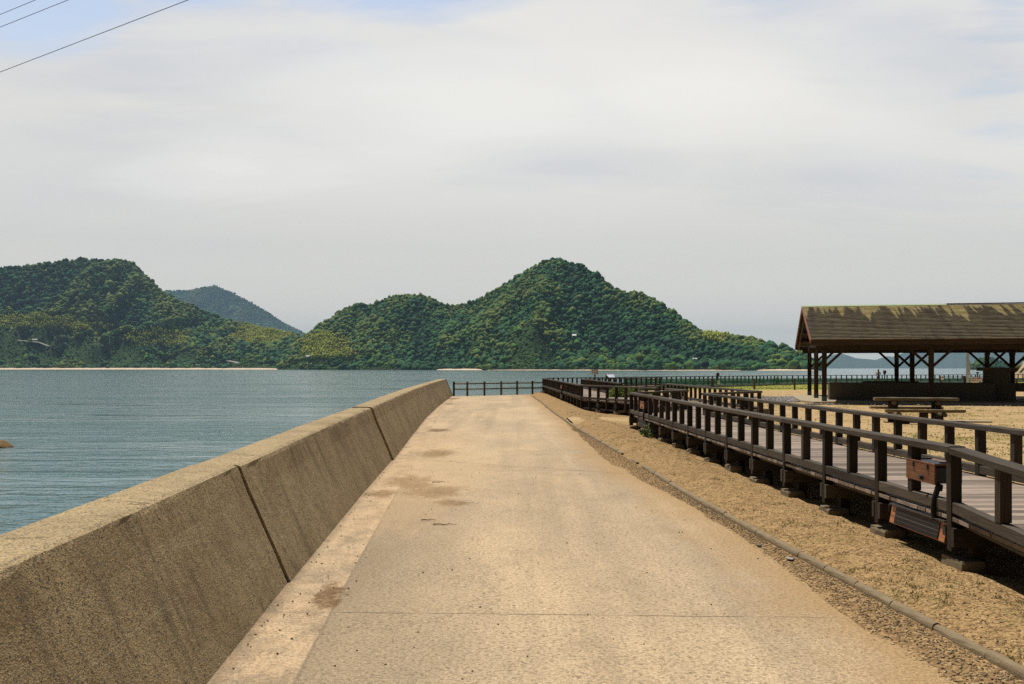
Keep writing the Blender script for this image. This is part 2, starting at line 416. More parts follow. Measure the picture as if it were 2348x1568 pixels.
def m_hill():
    t=NT('hill_ground'); P=t.pos(); n=t.noise(P,.02,5,.6); n2=t.noise(P,.12,4)
    c=t.mix(n,(.022,.045,.018),(.05,.085,.024)); c=t.mix(t.ramp(n2,[(.64,0),(.72,.3)]),c,(.13,.10,.05))
    return t.fin(c,.95,Specular_IOR_Level=.1)
M['hill']=m_hill()
def m_beach():
    t=NT('pale_beach_sand'); n=t.noise(t.pos(),.03,3); return t.fin(t.mix(n,(.52,.40,.27),(.72,.58,.42)),.95)
M['beach']=m_beach()
M['shorewall']=m_plain('dark_shore_wall',(.075,.062,.055),.9,0,.3,.02)
def m_lawn():
    t=NT('lawn_ground'); P=t.pos(); n=t.noise(P,.6,5); n2=t.noise(P,9,3)
    c=t.mix(n,(.22,.23,.03),(.38,.36,.055)); c=t.mix(1,c,t.ramp(n2,[(.3,.7),(.7,1.2)]),'MULTIPLY')
    return t.fin(c,.95,t.bump(n2,.6,.05))
M['lawn']=m_lawn()
def m_water():
    t=NT('sea_water'); P=t.pos()
    pat=t.noise(t.mapv(P,(.35,1,1)),.028,4,.6)          # calm and ruffled patches
    pat2=t.noise(t.mapv(P,(.3,1,1),(40,3,0)),.13,3,.6)
    stk=t.noise(t.mapv(P,(.05,.55,1),(17,5,0),(0,0,.05)),.34,5,.6)
    amt=t.math('ADD',t.ramp(t.math('ADD',t.math('MULTIPLY',pat,.6),t.math('MULTIPLY',pat2,.4)),[(.40,.05),(.58,.75)]),t.ramp(stk,[(.52,0),(.62,.55)]))
    w1=t.noise(t.mapv(P,(.45,1,1),(0,0,0),(0,0,.12)),1.15,3,.55,.4)
    w2=t.noise(t.mapv(P,(.6,1,1),(3,7,0),(0,0,-.2)),4.2,3,.6,.3)
    w3=t.noise(t.mapv(P,(.28,1,1),(0,0,0),(0,0,.1)),.55,3,.5)
    h=t.math('ADD',t.math('MULTIPLY',w1,1.0),t.math('ADD',t.math('MULTIPLY',w2,.28),t.math('MULTIPLY',w3,2.2)))
    x=t.n('ShaderNodeBump'); t.set(x,'Height',h); t.set(x,'Distance',.42); t.set(x,'Strength',amt)
    c=t.mix(pat,(.070,.155,.175),(.125,.220,.230))
    return t.fin(c,.09,x.outputs[0],IOR=1.333)
M['water']=m_water()
def m_net():
    t=NT('green_net'); P=t.pos(); n=t.noise(t.mapv(P,(1,1,3)),2.5,4)
    c=t.mix(n,(.008,.11,.065),(.02,.20,.115))
    tr=t.n('ShaderNodeBsdfTransparent'); mx=t.n('ShaderNodeMixShader'); t.set(mx,0,t.ramp(n,[(.3,.68),(.7,.93)]))
    m=t.fin(c,.8); t.t.links.new(tr.outputs[0],mx.inputs[1]); t.t.links.new(t.b.outputs[0],mx.inputs[2]); t.t.links.new(mx.outputs[0],t.out.inputs[0]); return m
M['net']=m_net()
def m_rock(name,a,b,c3):
    t=NT(name); P=t.pos(); n=t.noise(P,.9,7,.7); n2=t.noise(P,.25,3)
    c=t.mix(t.ramp(n,[(.35,0),(.6,1)]),a,b); c=t.mix(t.ramp(n2,[(.55,0),(.7,.5)]),c,c3)
    return t.fin(c,.95,t.bump(n,1,.3))
M['cliff']=m_rock('tan_cliff_rock',(.22,.15,.08),(.50,.38,.24),(.12,.11,.04))
M['searock']=m_rock('weedy_sea_rock',(.08,.045,.012),(.24,.14,.04),(.05,.04,.015))
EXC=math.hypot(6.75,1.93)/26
def m_shingle():
    t=NT('roof_shingles'); g=t.attr('gc2'); r=t.attr('rnd','Fac'); s=t.sep(g)   # u along ridge, v metres down the slope
    n=t.noise(t.mapv(g,(18,6,1)),1,5,.65); st=t.noise(t.mapv(g,(2.2,.18,1)),1,5,.6)
    c=t.mix(n,(.085,.064,.030),(.19,.148,.072))
    c=t.mix(1,c,t.ramp(r,[(0,.92),(1,1.08)]),'MULTIPLY')
    c=t.mix(t.ramp(st,[(.50,0),(.64,.65)]),c,(.045,.034,.022))
    # surviving yellow-green paint below the ridge, ragged tongues
    tongue=t.noise(t.mapv(g,(2.3,.10,1),(3.1,0,0)),1,3,.6); rag=t.noise(t.mapv(g,(5,4,1)),1,5,.7)
    lim=t.math('ADD',t.math('MULTIPLY',t.math('SUBTRACT',tongue,.435),16.0),t.math('MULTIPLY',t.math('SUBTRACT',rag,.5),1.3))
    d=t.math('SUBTRACT',lim,t.math('SUBTRACT',s[1],.38))
    m=t.ramp(d,[(0,0),(.5,1)])
    keep=t.ramp(t.noise(t.mapv(g,(.16,.0,1),(2.2,0,0)),1,2),[(.33,.0),(.38,1)])
    top=t.math('LESS_THAN',s[1],.30)
    m=t.math('MAXIMUM',t.math('MULTIPLY',m,keep),t.math('MULTIPLY',top,.85))
    c=t.mix(t.math('MULTIPLY',m,.9),c,(.55,.46,.20))
    fr_=t.math('FRACT',t.math('DIVIDE',t.math('ADD',s[1],.0),EXC)); c=t.mix(t.math('MULTIPLY',t.math('GREATER_THAN',fr_,.66),.9),c,(.022,.016,.009))  # course shadow painted as a dark band along each shingle butt
    return t.fin(c,.85,t.bump(n,.6,.01))
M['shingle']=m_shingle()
M['copper']=m_plain('green_copper',(.34,.46,.25),.55,0,.25)
def m_solar():
    t=NT('solar_cells'); return t.fin((.014,.010,.012),.45,Specular_IOR_Level=.2)
M['solar']=m_solar()
M['cellline']=m_plain('cell_line',(.10,.085,.075),.6)
M['photo_panel']=m_plain('panel_print',(.42,.46,.60),.35,0,.25,4)
# ------------------------------------------------------------------ camera, sun, sky
cam=bpy.data.cameras.new('camera'); co=bpy.data.objects.new('camera',cam); COL.objects.link(co)
co.location=(0,0,HC); co.rotation_euler=(math.pi/2,0,0)
cam.lens=35; cam.sensor_width=36; cam.shift_y=60/2348; cam.clip_start=.05; cam.clip_end=60000
scene.camera=co
S=Vector((-.27,.42,1)).normalized()
sun=bpy.data.lights.new('sun','SUN'); sun.energy=5.0; sun.angle=math.radians(.5); sun.color=(1,.94,.85)
so=bpy.data.objects.new('sun',sun); COL.objects.link(so); so.rotation_mode='QUATERNION'; so.rotation_quaternion=S.to_track_quat('Z','Y'); so.location=(0,0,60)
w=bpy.data.worlds.new('World'); scene.world=w; w.use_nodes=True; wt=w.node_tree
class WT(NT):
    def __init__(s,t): s.t=t
W=WT(wt); bg=wt.nodes['Background']
sky=wt.nodes.new('ShaderNodeTexSky'); sky.sky_type='NISHITA'; sky.sun_disc=False
sky.sun_elevation=math.asin(S.z); sky.sun_rotation=math.atan2(S.x,S.y)
dv=W.n('ShaderNodeTexCoord').outputs['Generated']
ds=W.sep(dv); zz=W.math('MAXIMUM',ds[2],.0)
den=W.math('ADD',zz,.16)
cb=W.n('ShaderNodeCombineXYZ'); W.set(cb,0,W.math('DIVIDE',ds[0],den)); W.set(cb,1,W.math('DIVIDE',ds[1],den)); W.set(cb,2,0.0)
cv=cb.outputs[0]
n1=W.noise(W.mapv(cv,(.55,.85,1),(1.3,.4,0),(0,0,-.25)),1.15,6,.52,.5)
n2=W.noise(W.mapv(cv,(.9,2.6,1),(4.1,2.2,0),(0,0,.65)),1.3,7,.62,.9)
n3=W.noise(W.mapv(cv,(.4,.6,1),(7.3,1,0)),.9,3,.5)
# base veil colour by elevation (display-linear / strength)
K=10.0
veil=W.ramp(zz,[(0,(1.0,.98,.80)),(.03,(1.0,.92,.79)),(.07,(.90,.85,.76)),(.12,(.79,.765,.71)),(.20,(.78,.755,.705)),(.27,(.88,.85,.79)),(.34,(.84,.82,.79)),(.40,(.60,.63,.68)),(.5,(.30,.34,.42)),(1,(.17,.21,.29))])
grey=W.ramp(zz,[(0,(1.0,.96,.80)),(.05,(.93,.87,.78)),(.12,(.74,.73,.71)),(.24,(.66,.68,.71)),(.34,(.62,.66,.74)),(.45,(.35,.40,.5)),(1,(.17,.21,.3))])
mg=W.ramp(W.math('ADD',W.math('MULTIPLY',n1,.62),W.math('MULTIPLY',n2,.38)),[(.42,0),(.60,1)])
col=W.mix(W.math('MULTIPLY',mg,.75),veil,grey)
br=W.math('MULTIPLY',W.ramp(n3,[(.42,0),(.65,1)]),W.ramp(zz,[(.10,0),(.20,.75),(.32,.7),(.40,0)]))
col=W.mix(br,col,(.93,.91,.86))
yy_=W.math('MAXIMUM',ds[1],.25); ax=W.math('DIVIDE',ds[0],yy_); ez=W.math('DIVIDE',ds[2],yy_)
def cb2(lst,wa=.9):
    tot=None; wv=W.math('MULTIPLY',W.math('SUBTRACT',n2,.5),wa*2.6)
    for (a0,e0,ra,re,am) in lst:
        u_=W.math('DIVIDE',W.math('SUBTRACT',ax,a0),ra); v_=W.math('DIVIDE',W.math('SUBTRACT',ez,e0),re)
        d_=W.math('SQRT',W.math('ADD',W.math('MULTIPLY',u_,u_),W.math('MULTIPLY',v_,v_)))
        k_=W.math('MULTIPLY',W.math('SUBTRACT',1.3,d_),am); tot=k_ if tot is None else W.math('MAXIMUM',tot,k_)
    return W.ramp(W.math('ADD',tot,wv),[(.05,0),(.5,.5),(1.15,1)],'EASE')
bright=cb2([(-.02,.265,.22,.055,1.0),(.16,.275,.20,.05,.9),(-.28,.20,.12,.04,.6),(.36,.27,.10,.07,.5)],.5)
greyb=cb2([(.05,.20,.13,.028,.8),(.33,.19,.16,.04,.7),(-.42,.24,.10,.03,.6),(.42,.30,.12,.05,.6)],.5)
col=W.mix(W.math('MULTIPLY',bright,.75),col,(.97,.95,.90)); col=W.mix(W.math('MULTIPLY',greyb,.45),col,(.60,.63,.68))
dim=W.ramp(ds[1],[(.35,.16),(.62,.32),(.83,1)])
col=W.mix(1,col,dim,'MULTIPLY')
sc=W.n('ShaderNodeVectorMath',operation='SCALE'); W.set(sc,0,col); W.set(sc,'Scale',K)
# blue gaps, mostly overhead
gapn=W.math('MULTIPLY',W.ramp(W.math('ADD',W.math('MULTIPLY',n1,.55),W.math('MULTIPLY',n2,.45)),[(.50,0),(.64,1)]),W.ramp(zz,[(.27,0),(.36,.9),(1,.9)]))
gap=W.math('MAXIMUM',W.math('MULTIPLY',gapn,.5),cb2([(-.475,.365,.10,.045,1.5),(-.33,.38,.10,.02,1.0),(-.10,.38,.14,.03,1.4),(.22,.385,.07,.02,.8),(.50,.37,.05,.04,.5),(.49,.25,.04,.05,.25)],.8))
skc=W.n('ShaderNodeVectorMath',operation='SCALE'); W.set(skc,0,sky.outputs[0]); W.set(skc,'Scale',1.5)
fc=W.mix(W.math('MULTIPLY',gap,.62),sc.outputs[0],skc.outputs[0])
wt.links.new(fc,bg.inputs['Color']); bg.inputs['Strength'].default_value=.1
scene.view_settings.view_transform='Standard'; scene.view_settings.look='None'; scene.view_settings.exposure=0; scene.view_settings.gamma=1
cy=scene.cycles
cy.sample_clamp_direct=2.5; cy.sample_clamp_indirect=.7; cy.max_bounces=6; cy.diffuse_bounces=1; cy.glossy_bounces=3; cy.transparent_max_bounces=12; cy.volume_bounces=0
cy.use_adaptive_sampling=True; cy.adaptive_threshold=.006
try:
    cy.use_denoising=False; cy.denoiser='OPENIMAGEDENOISE'; cy.denoising_input_passes='RGB_ALBEDO_NORMAL'
except Exception: pass

# ------------------------------------------------------------------ water and haze
SEA=-2.35
def quadsheet(name,pts,z,mat,kind='structure'):
    me=bpy.data.meshes.new(name); me.from_pydata([(x,y,z) for x,y in pts],[],[tuple(range(len(pts)))]); me.materials.append(mat)
    o=bpy.data.objects.new(name,me); COL.objects.link(o); o['kind']=kind; return o
quadsheet('sea_water',[(-22500,-80),(22500,-80),(22500,26500),(-22500,26500)],SEA,M['water'])
hz=MB().poly([(-22000,-70),(22000,-70),(22000,26000),(-22000,26000)],-4.5,1000)
hm=bpy.data.materials.new('haze_air'); hm.use_nodes=True; ht=hm.node_tree
ht.nodes.remove(ht.nodes['Principled BSDF']); pv=ht.nodes.new('ShaderNodeVolumePrincipled')
pv.inputs['Color'].default_value=(.48,.72,.98,1); pv.inputs['Density'].default_value=4.0e-5; pv.inputs['Anisotropy'].default_value=.0
ht.links.new(pv.outputs[0],ht.nodes['Material Output'].inputs['Volume'])
hzo=hz.build('haze',hm); tag(hzo,'pale blue sea haze over the far hills','haze',kind='stuff')

# ------------------------------------------------------------------ key lines on the ground
WALL=[(-3,-1.14),(2,-1.42),(5.2,-1.57),(7.67,-1.70),(13.1,-1.955),(17.6,-2.13),(24.3,-2.46),(33,-2.86),(44,-3.22),(59.4,-3.58),(61.2,-3.62)]
EDGE=[(-3,2.23),(5.2,2.22),(6.9,2.19),(9.76,2.2),(11.8,2.12),(13.65,1.95),(17,1.69),(22.7,1.62),(30,1.58),(46.5,1.34),(58.9,1.06),(64,1.0)]
KERB=[(-3,2.9),(5.28,2.71),(6.96,2.60),(9.5,2.44),(12.5,2.28),(17.85,2.12),(22,1.96),(27.3,1.745),(38,1.52),(48,1.40),(57.5,1.22),(64,1.15)]
def L(tab,y): return np.interp(y,[p[0] for p in tab],[p[1] for p in tab])
ENDL=[(-3.7,59.0),(-2.65,59.25),(.32,62.1),(2.0,63.9)]     # landward end of the path
# seaside line of the promenade
SEAL=[(1.97,66.6),(7.9,75.6),(26.4,97.6),(53.4,112.6),(82,124.5),(130,140)]

# path
nr=400; ys=np.concatenate([np.linspace(-3,12,150),np.linspace(12.1,63.9,250)])
nc=34; V=[];E=[];Wd=[]
for y in ys:
    x0=L(WALL,y)-.06; x1=L(EDGE,y)+.75
    for i in range(nc):
        x=x0+(x1-x0)*i/(nc-1)
        ymax=np.interp(x,[p[0] for p in ENDL],[p[1] for p in ENDL])
        yy=min(y,ymax)
        V.append((x,yy,.006*(fbm(x*.5,yy*.5,3,2)-.5))); E.append(L(EDGE,yy)-x); Wd.append(x-L(WALL,yy))
V=np.array(V); 
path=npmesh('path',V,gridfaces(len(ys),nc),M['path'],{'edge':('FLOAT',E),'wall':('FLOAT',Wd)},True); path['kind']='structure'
# quay face that closes the seaward end of the path and of the promenade
q=MB()
ql=[(-4.6,59.0)]+ENDL[0:]+[(p[0]+.02,p[1]+.35) for p in SEAL]
for a,b in zip(ql[:-1],ql[1:]):
    q.add([(a[0],a[1],-4.2),(b[0],b[1],-4.2),(b[0],b[1],-.02),(a[0],a[1],-.02)],[(0,1,2,3)])
qo=q.build('quay_face',M['footing']); qo['kind']='structure'

# ground right of the path
def bw_left(y): return 3.79-.0255*y
def bw_right(y): return 5.453-.0218*y
def kerbz(x,y): return 0
def soil_z(x,y):
    e=L(EDGE,y); k=L(KERB,y); bl=bw_left(y)
    dx=x-e; z=-.022+.036*np.clip((dx+.25)/.5,0,1)**1
    z+=.016*(fbm(x*2.2,y*1.1,5,4)-.5)
    u=np.clip((x-k-.03)/.5,0,1); u=u*u*(3-2*u)
    down=np.clip((x-(bl-.5))/.9,0,1); down=down*down*(3-2*down)
    inner=x<bl+3.2
    bankh=.06+.05*np.clip((y-12)/10,0,1)
    z+=u*(bankh*(1-down)+.0)+u*.05*(fbm(x*1.3,y*.9,8,4)-.5)*np.where(x<9,1,.6)
    z+=u*.03*(fbm(x*5,y*4,18,3)-.5)*np.where(x<9,1,.3)
    return z
def beyond(x,y):
    """True seaward of the quay"""
    lim=np.where(x<1.97,np.interp(x,[p[0] for p in ENDL],[p[1] for p in ENDL]),np.interp(x,[p[0] for p in SEAL],[p[1]+.33 for p in SEAL]))
    return lim
offs=np.concatenate([np.arange(-.7,2.3,.05),np.arange(2.3,5,.1),5*1.09**np.arange(0,38)])
ys=[]; y=-3.0
while y<150: ys.append(y); y+=max(.045,.0042*abs(y)) if y<70 else 1.2
ys=np.array(ys); X=L(EDGE,ys)[:,None]+offs[None,:]; Y=np.repeat(ys[:,None],len(offs),1)
lim=beyond(X,Y); Y=np.minimum(Y,lim)
Z=soil_z(X,Y)
zone=np.where(X<L(KERB,Y),.1,0)+np.where(X>=L(KERB,Y),1.0,0)+np.clip((X-(bw_right(Y)-.3))/.8,0,1)
gpatch=fbm(X*.35,Y*.25,21,3)
ground=npmesh('ground',np.stack([X,Y,Z],-1).reshape(-1,3),gridfaces(len(ys),len(offs)),M['soil'],{'zone':('FLOAT',zone.ravel())},True); ground['kind']='structure'
# a trodden strip that crosses the bank to the boardwalk
pts=[];n=14
V=[];
for j in range(8):
    for i in range(30):
        x=1.75+(5.2-1.75)*i/29; y0=28.6-.05*(x-1.7); y1=32.0+.15*(x-1.7)
        yy=y0+(y1-y0)*j/7+ (.18*(vn(x*2.2,j*9.1,3)-.5) if j in(0,7) else 0)
        x=max(x,float(L(KERB,yy))+.05)
        V.append((x,yy,float(soil_z(x,yy))*.25+.05+(.03 if 0<j<7 else -.03)))
fp=npmesh('footpath',V,gridfaces(8,30),M['soil'],{'zone':('FLOAT',[2.0]*240)},True); fp['kind']='structure'

# lawn
V=[];cols=90;rows=26
for j in range(rows):
    for i in range(cols):
        x=12+(110-12)*i/(cols-1)
        yb=float(np.interp(x,[7,26.9,53,82,130],[72,94.6,109,121,137]))
        yf=73.6+.5*math.sin(x*.35)+ .8*(float(fbm(x*.4,3,31,3))-.5)+(6 if x<14 else 0)
        yy=yf+(max(yb,yf+1)-yf)*j/(rows-1)
        z=.035*min(j,3)-.02+.05*float(fbm(x*.3,yy*.3,9,3))
        V.append((x,yy,z))
lawn=npmesh('lawn',V,gridfaces(rows,cols),M['lawn'],None,True); lawn['kind']='structure'
# grass blades on the lawn
n=16000; gx=RNG.uniform(13,70,n); gy=74+RNG.random(n)**1.6*22
ok=gy<np.interp(gx,[7,26.9,53,82],[71,94,108,120]); gx=gx[ok];gy=gy[ok]; n=len(gx)
hgt=RNG.uniform(.04,.11,n); th=RNG.random(n)*6.28; wd=.03
B=np.stack([gx,gy,np.full(n,.09)],-1); dxy=np.stack([np.cos(th)*wd,np.sin(th)*wd,0*th],-1)
tip=B+np.stack([RNG.normal(0,.03,n),RNG.normal(0,.03,n),hgt],-1)
GV=np.stack([B-dxy,B+dxy,tip],1).reshape(-1,3)
g=npmesh('lawn_grass',GV,np.arange(n*3).reshape(-1,3),M['grass'],{'rnd':('FLOAT',np.repeat(RNG.random(n),3))})
tag(g,'short yellow-green grass beyond the sandy yard','grass',kind='stuff')

# ------------------------------------------------------------------ seawall
def wall_pt(y):
    x=float(L(WALL,y)); d=.05; tx=float(L(WALL,y+d)-L(WALL,y-d))/(2*d); t=Vector((tx,1,0)).normalized(); nrm=Vector((t.y,-t.x,0))
    return Vector((x,y,0)),nrm
def wall_h(y): return float(np.interp(y,[5,7.67,17.85,59,62],[.905,.91,.945,1.0,1.0]))
seawall=thing('seawall','long sloping-faced concrete seawall between the path and the sea','seawall')
def wall_seg(y0,y1,name,mat,label=None,sc=1.0,off=0,up=0):
    L_=y1-y0; n=max(3,int(L_/.16)); V=[];G=[]
    for k in range(n+1):
        y=y0+L_*k/n; p,nr_=wall_pt(y); h=wall_h(y)*sc
        ch=.006*(random.random()-.5)+.010*(float(fbm(y*2.2,1,44,4))-.5)*2
        prof=[(.0,-.35),(.0,-.02),(-.10,.24*h),(-.205,.5*h),(-.31,.76*h),(-.378+ch,.955*h),(-.392,.985*h),(-.425,h),(-.58,h+.004),(-.735,h),(-.765,.97*h),(-.80,.5*h),(-.86,-1.5),(-.9,-4.2)]
        d=0
        for i,(o,z) in enumerate(prof):
            if i: d+=math.hypot(o-prof[i-1][0],z-prof[i-1][1])
            q_=p+nr_*(o+off); wob=up if z>0 else 0
            if 6<=i<=9: wob+=.006*(float(fbm(q_.x*6,y*6,51,2))-.5)
            V.append((q_.x,q_.y,z+wob)); G.append((y,d-.33,0))
    m=len(prof); Fs=gridfaces(n+1,m).tolist()
    Fs.append(list(range(m))); Fs.append(list(range(n*m,(n+1)*m))[::-1])
    me=bpy.data.meshes.new(name); me.from_pydata(V,[],Fs); me.update()
    a=me.attributes.new('gc','FLOAT_VECTOR','POINT'); a.data.foreach_set('vector',np.array(G,dtype=np.float32).ravel())
    bm=bmesh.new(); bm.from_mesh(me); bmesh.ops.recalc_face_normals(bm,faces=bm.faces); bm.to_mesh(me); bm.free()
    me.materials.append(mat); o=bpy.data.objects.new(name,me); COL.objects.link(o); o.parent=seawall
    if label: o['label']=label
    return o
js=[-3.0,7.67,17.85,28.0,43.3,59.1]
for k_,(a,b) in enumerate(zip(js[:-1],js[1:])): wall_seg(a+.016,b-.016,'wall_segment',M['wall'],off=(-.018,0,.03,.025,.03)[k_],up=(0,-.004,.012,.006,.012)[k_])
wall_seg(59.13,61.0,'wall_end_block',M['rockend'],'rough darker stone block closing the far end of the wall',.985)
for j in js[1:-1]: # recessed filler in each joint
    me=wall_seg(j-.018,j+.018,'joint_filler',M['joint'],None,1.0,off=-.02,up=-.008)
for k,(y,z) in enumerate(()): pass

# ------------------------------------------------------------------ kerb
kerb=thing('edging_kerb','low round-topped concrete edging between the path and the sandy bank','kerb')
y=2.0; k=0
while y<58 and k<98:
    ln=.6 if y>3 else .6
    y1=y+ln
    gap=(16.3<y<18.3)
    if not gap or (16.9<y<17.4):
        x0=float(L(KERB,y)); x1=float(L(KERB,y1)); ww=.033+.003*random.random()
        zc=.030+random.uniform(-.006,.006)
        if 16.9<y<17.4: ww*=.8; zc=.02
        n=9; ring=[]
        for t in range(n): 
            a=math.pi*t/(n-1); ring.append((math.cos(a)*ww,math.sin(a)*.036))
        ring=[(ww,-.12)]+ring+[(-ww,-.12)]
        vs=[];mm=len(ring); G=[]
        segs=5
        for s_ in range(segs+1):
            f_=s_/segs; yy=y+.006+(ln-.012)*f_; xx=x0+(x1-x0)*f_
            for (o_,z_) in ring:
                vs.append((xx+o_*(1-.1*(s_ in(0,segs)))+random.uniform(-.002,.002),yy,zc+z_-(.004 if s_ in(0,segs) else 0)+random.uniform(-.002,.002)))
        fs=gridfaces(segs+1,mm).tolist()+[list(range(mm)),list(range(segs*mm,(segs+1)*mm))]
        MB().add(vs,fs).build('edging_stone',M['kerb'],kerb,smooth=False); k+=1
    y=y1

# ------------------------------------------------------------------ loose gravel, litter
def gz(x,y): return soil_z(np.asarray(x),np.asarray(y))
n=16000; yy=3.2+RNG.random(n)**1.9*24; e=L(EDGE,yy); k_=L(KERB,yy)
side=RNG.random(n)
xx=np.where(side<.5, e+.02+(k_-e-.06)*RNG.random(n)**.7, k_+.06+RNG.random(n)*(bw_left(yy)+.3-k_))
R=RNG.uniform(.0025,.0075,n)*np.where(side<.5,1.2,1)
z=gz(xx,yy)+R*.3
ST=scatter('gravel',np.stack([xx,yy,z],-1),np.stack([R*1.2,R*.9,R*.7],-1),M['stone'],1,.3)
tag(ST,'loose grit and small stones on the sandy soil by the path','gravel',kind='stuff')
n=420; yy=3.2+RNG.random(n)**1.6*25; xw=L(WALL,yy); xx=xw+.03+RNG.random(n)**2.2*(L(EDGE,yy)-xw); R=RNG.uniform(.003,.009,n)
o=scatter('path_grit',np.stack([xx,yy,R*.4],-1),R,M['stone'],1,.3); tag(o,'scattered grit lying on the concrete path','grit',kind='stuff')
# grey gravel round the pavilion slab
n=5200; u=RNG.random(n); v=RNG.random(n)
gx=np.where(u<.62, 13.2+RNG.normal(0,1,n)*.9, 13.2+RNG.random(n)*22); 
gy=np.where(u<.62, 48+v*8.5, 44.9-(gx-13.2)*.231+RNG.normal(0,.22,n))
gx=np.where(u<.62, gx+(gy-45)*.20, gx)
R=RNG.uniform(.02,.05,n); o=scatter('grey_gravel',np.stack([gx,gy,R*.5+.01],-1),R,M['gstone'],1,.3); tag(o,'grey gravel beside the open pavilion slab','gravel',kind='stuff')
# clods and moss tufts on the bank
n=1300; yy=5+RNG.random(n)**1.5*30; k_=L(KERB,yy); xx=k_+.1+RNG.random(n)*(bw_left(yy)-.1-k_)
keep=fbm(xx*2,yy*1.4,61,3)>.57; xx=xx[keep];yy=yy[keep]; m=len(xx); b=9
bx=np.repeat(xx,b)+RNG.normal(0,.022,m*b); by=np.repeat(yy,b)+RNG.normal(0,.03,m*b); nn=m*b
Bp=np.stack([bx,by,gz(bx,by)],-1); th=RNG.random(nn)*6.28; wd=.004; D=np.stack([np.cos(th)*wd,np.sin(th)*wd,0*th],-1)
tip=Bp+np.stack([RNG.normal(0,.012,nn),RNG.normal(0,.012,nn),RNG.uniform(.008,.028,nn)],-1)
o=npmesh('sparse_grass',np.stack([Bp-D,Bp+D,tip],1).reshape(-1,3),np.arange(nn*3).reshape(-1,3),M['dry'],{'rnd':('FLOAT',np.repeat(RNG.random(nn),3))})
tag(o,'sparse short grass tufts on the sandy bank','grass',kind='stuff')
def twig(x,y,ang,ln,label):
    pts=[(x+math.cos(ang)*ln*t+.01*math.sin(7*t),y+math.sin(ang)*ln*t+.012*math.sin(9*t),.012+.004*math.sin(11*t)) for t in (0,.25,.5,.75,1)]
    o=MB().tube(pts,[.006,.005,.005,.004,.002],6).build('twig',M['fence']); tag(o,label,'twig','twigs on the path')
twig(-.98,10.75,.2,.15,'short dark twig on the path nearer the seawall')
twig(-.83,10.45,.0,.24,'longer thin twig lying across the path')
twig(-1.15,14.3,.3,.2,'dark twig lying in the brown soil stain')
def leafpiece(x,y,s,label):
    z=float(gz(x,y))+.012
    pts=[(x+s*math.cos(a)*random.uniform(.6,1.1),y+s*1.6*math.sin(a)*random.uniform(.6,1.1)) for a in [i*math.pi/4 for i in range(8)]]
    o=MB().poly(pts,z,z+.008).build('stone_flake',M['gstone']); tag(o,label,'stone','stone flakes beside the kerb')
leafpiece(2.37,7.15+1.35,.035,'flat pale stone flake beside the kerb, nearest the camera side')
leafpiece(2.28,9.2,.03,'dark small stone flake close to the kerb gravel')

# yard: pebbles and thin dry grass
n=7000; yy=9+RNG.random(n)**.8*60; xx=bw_right(np.minimum(yy,25))+.6+RNG.random(n)*(.52*yy-2); R=RNG.uniform(.006,.022,n)
o=scatter('yard_pebbles',np.stack([xx,yy,gz(xx,yy)+R*.3],-1),R,M['stone'],1,.3); tag(o,'small stones scattered over the sandy yard','pebbles',kind='stuff')
n=5200; yy=14+RNG.random(n)*42; xx=bw_right(np.minimum(yy,25))+.8+RNG.random(n)*(.52*yy-2); kp=fbm(xx*.28,yy*.5,63,4)>.55; xx=xx[kp];yy=yy[kp]; m=len(xx); b=10
bx=np.repeat(xx,b)+RNG.normal(0,.09,m*b); by=np.repeat(yy,b)+RNG.normal(0,.09,m*b); nn=m*b
Bp=np.stack([bx,by,gz(bx,by)],-1); th=RNG.random(nn)*6.28; wd=.009; D=np.stack([np.cos(th)*wd,np.sin(th)*wd,0*th],-1)
tip=Bp+np.stack([RNG.normal(0,.03,nn),RNG.normal(0,.03,nn),RNG.uniform(.012,.05,nn)],-1)
o=npmesh('yard_grass',np.stack([Bp-D,Bp+D,tip],1).reshape(-1,3),np.arange(nn*3).reshape(-1,3),M['grass'],{'rnd':('FLOAT',np.repeat(RNG.random(nn),3))})
tag(o,'thin patches of dry grass on the sandy yard by the picnic table','grass',kind='stuff')
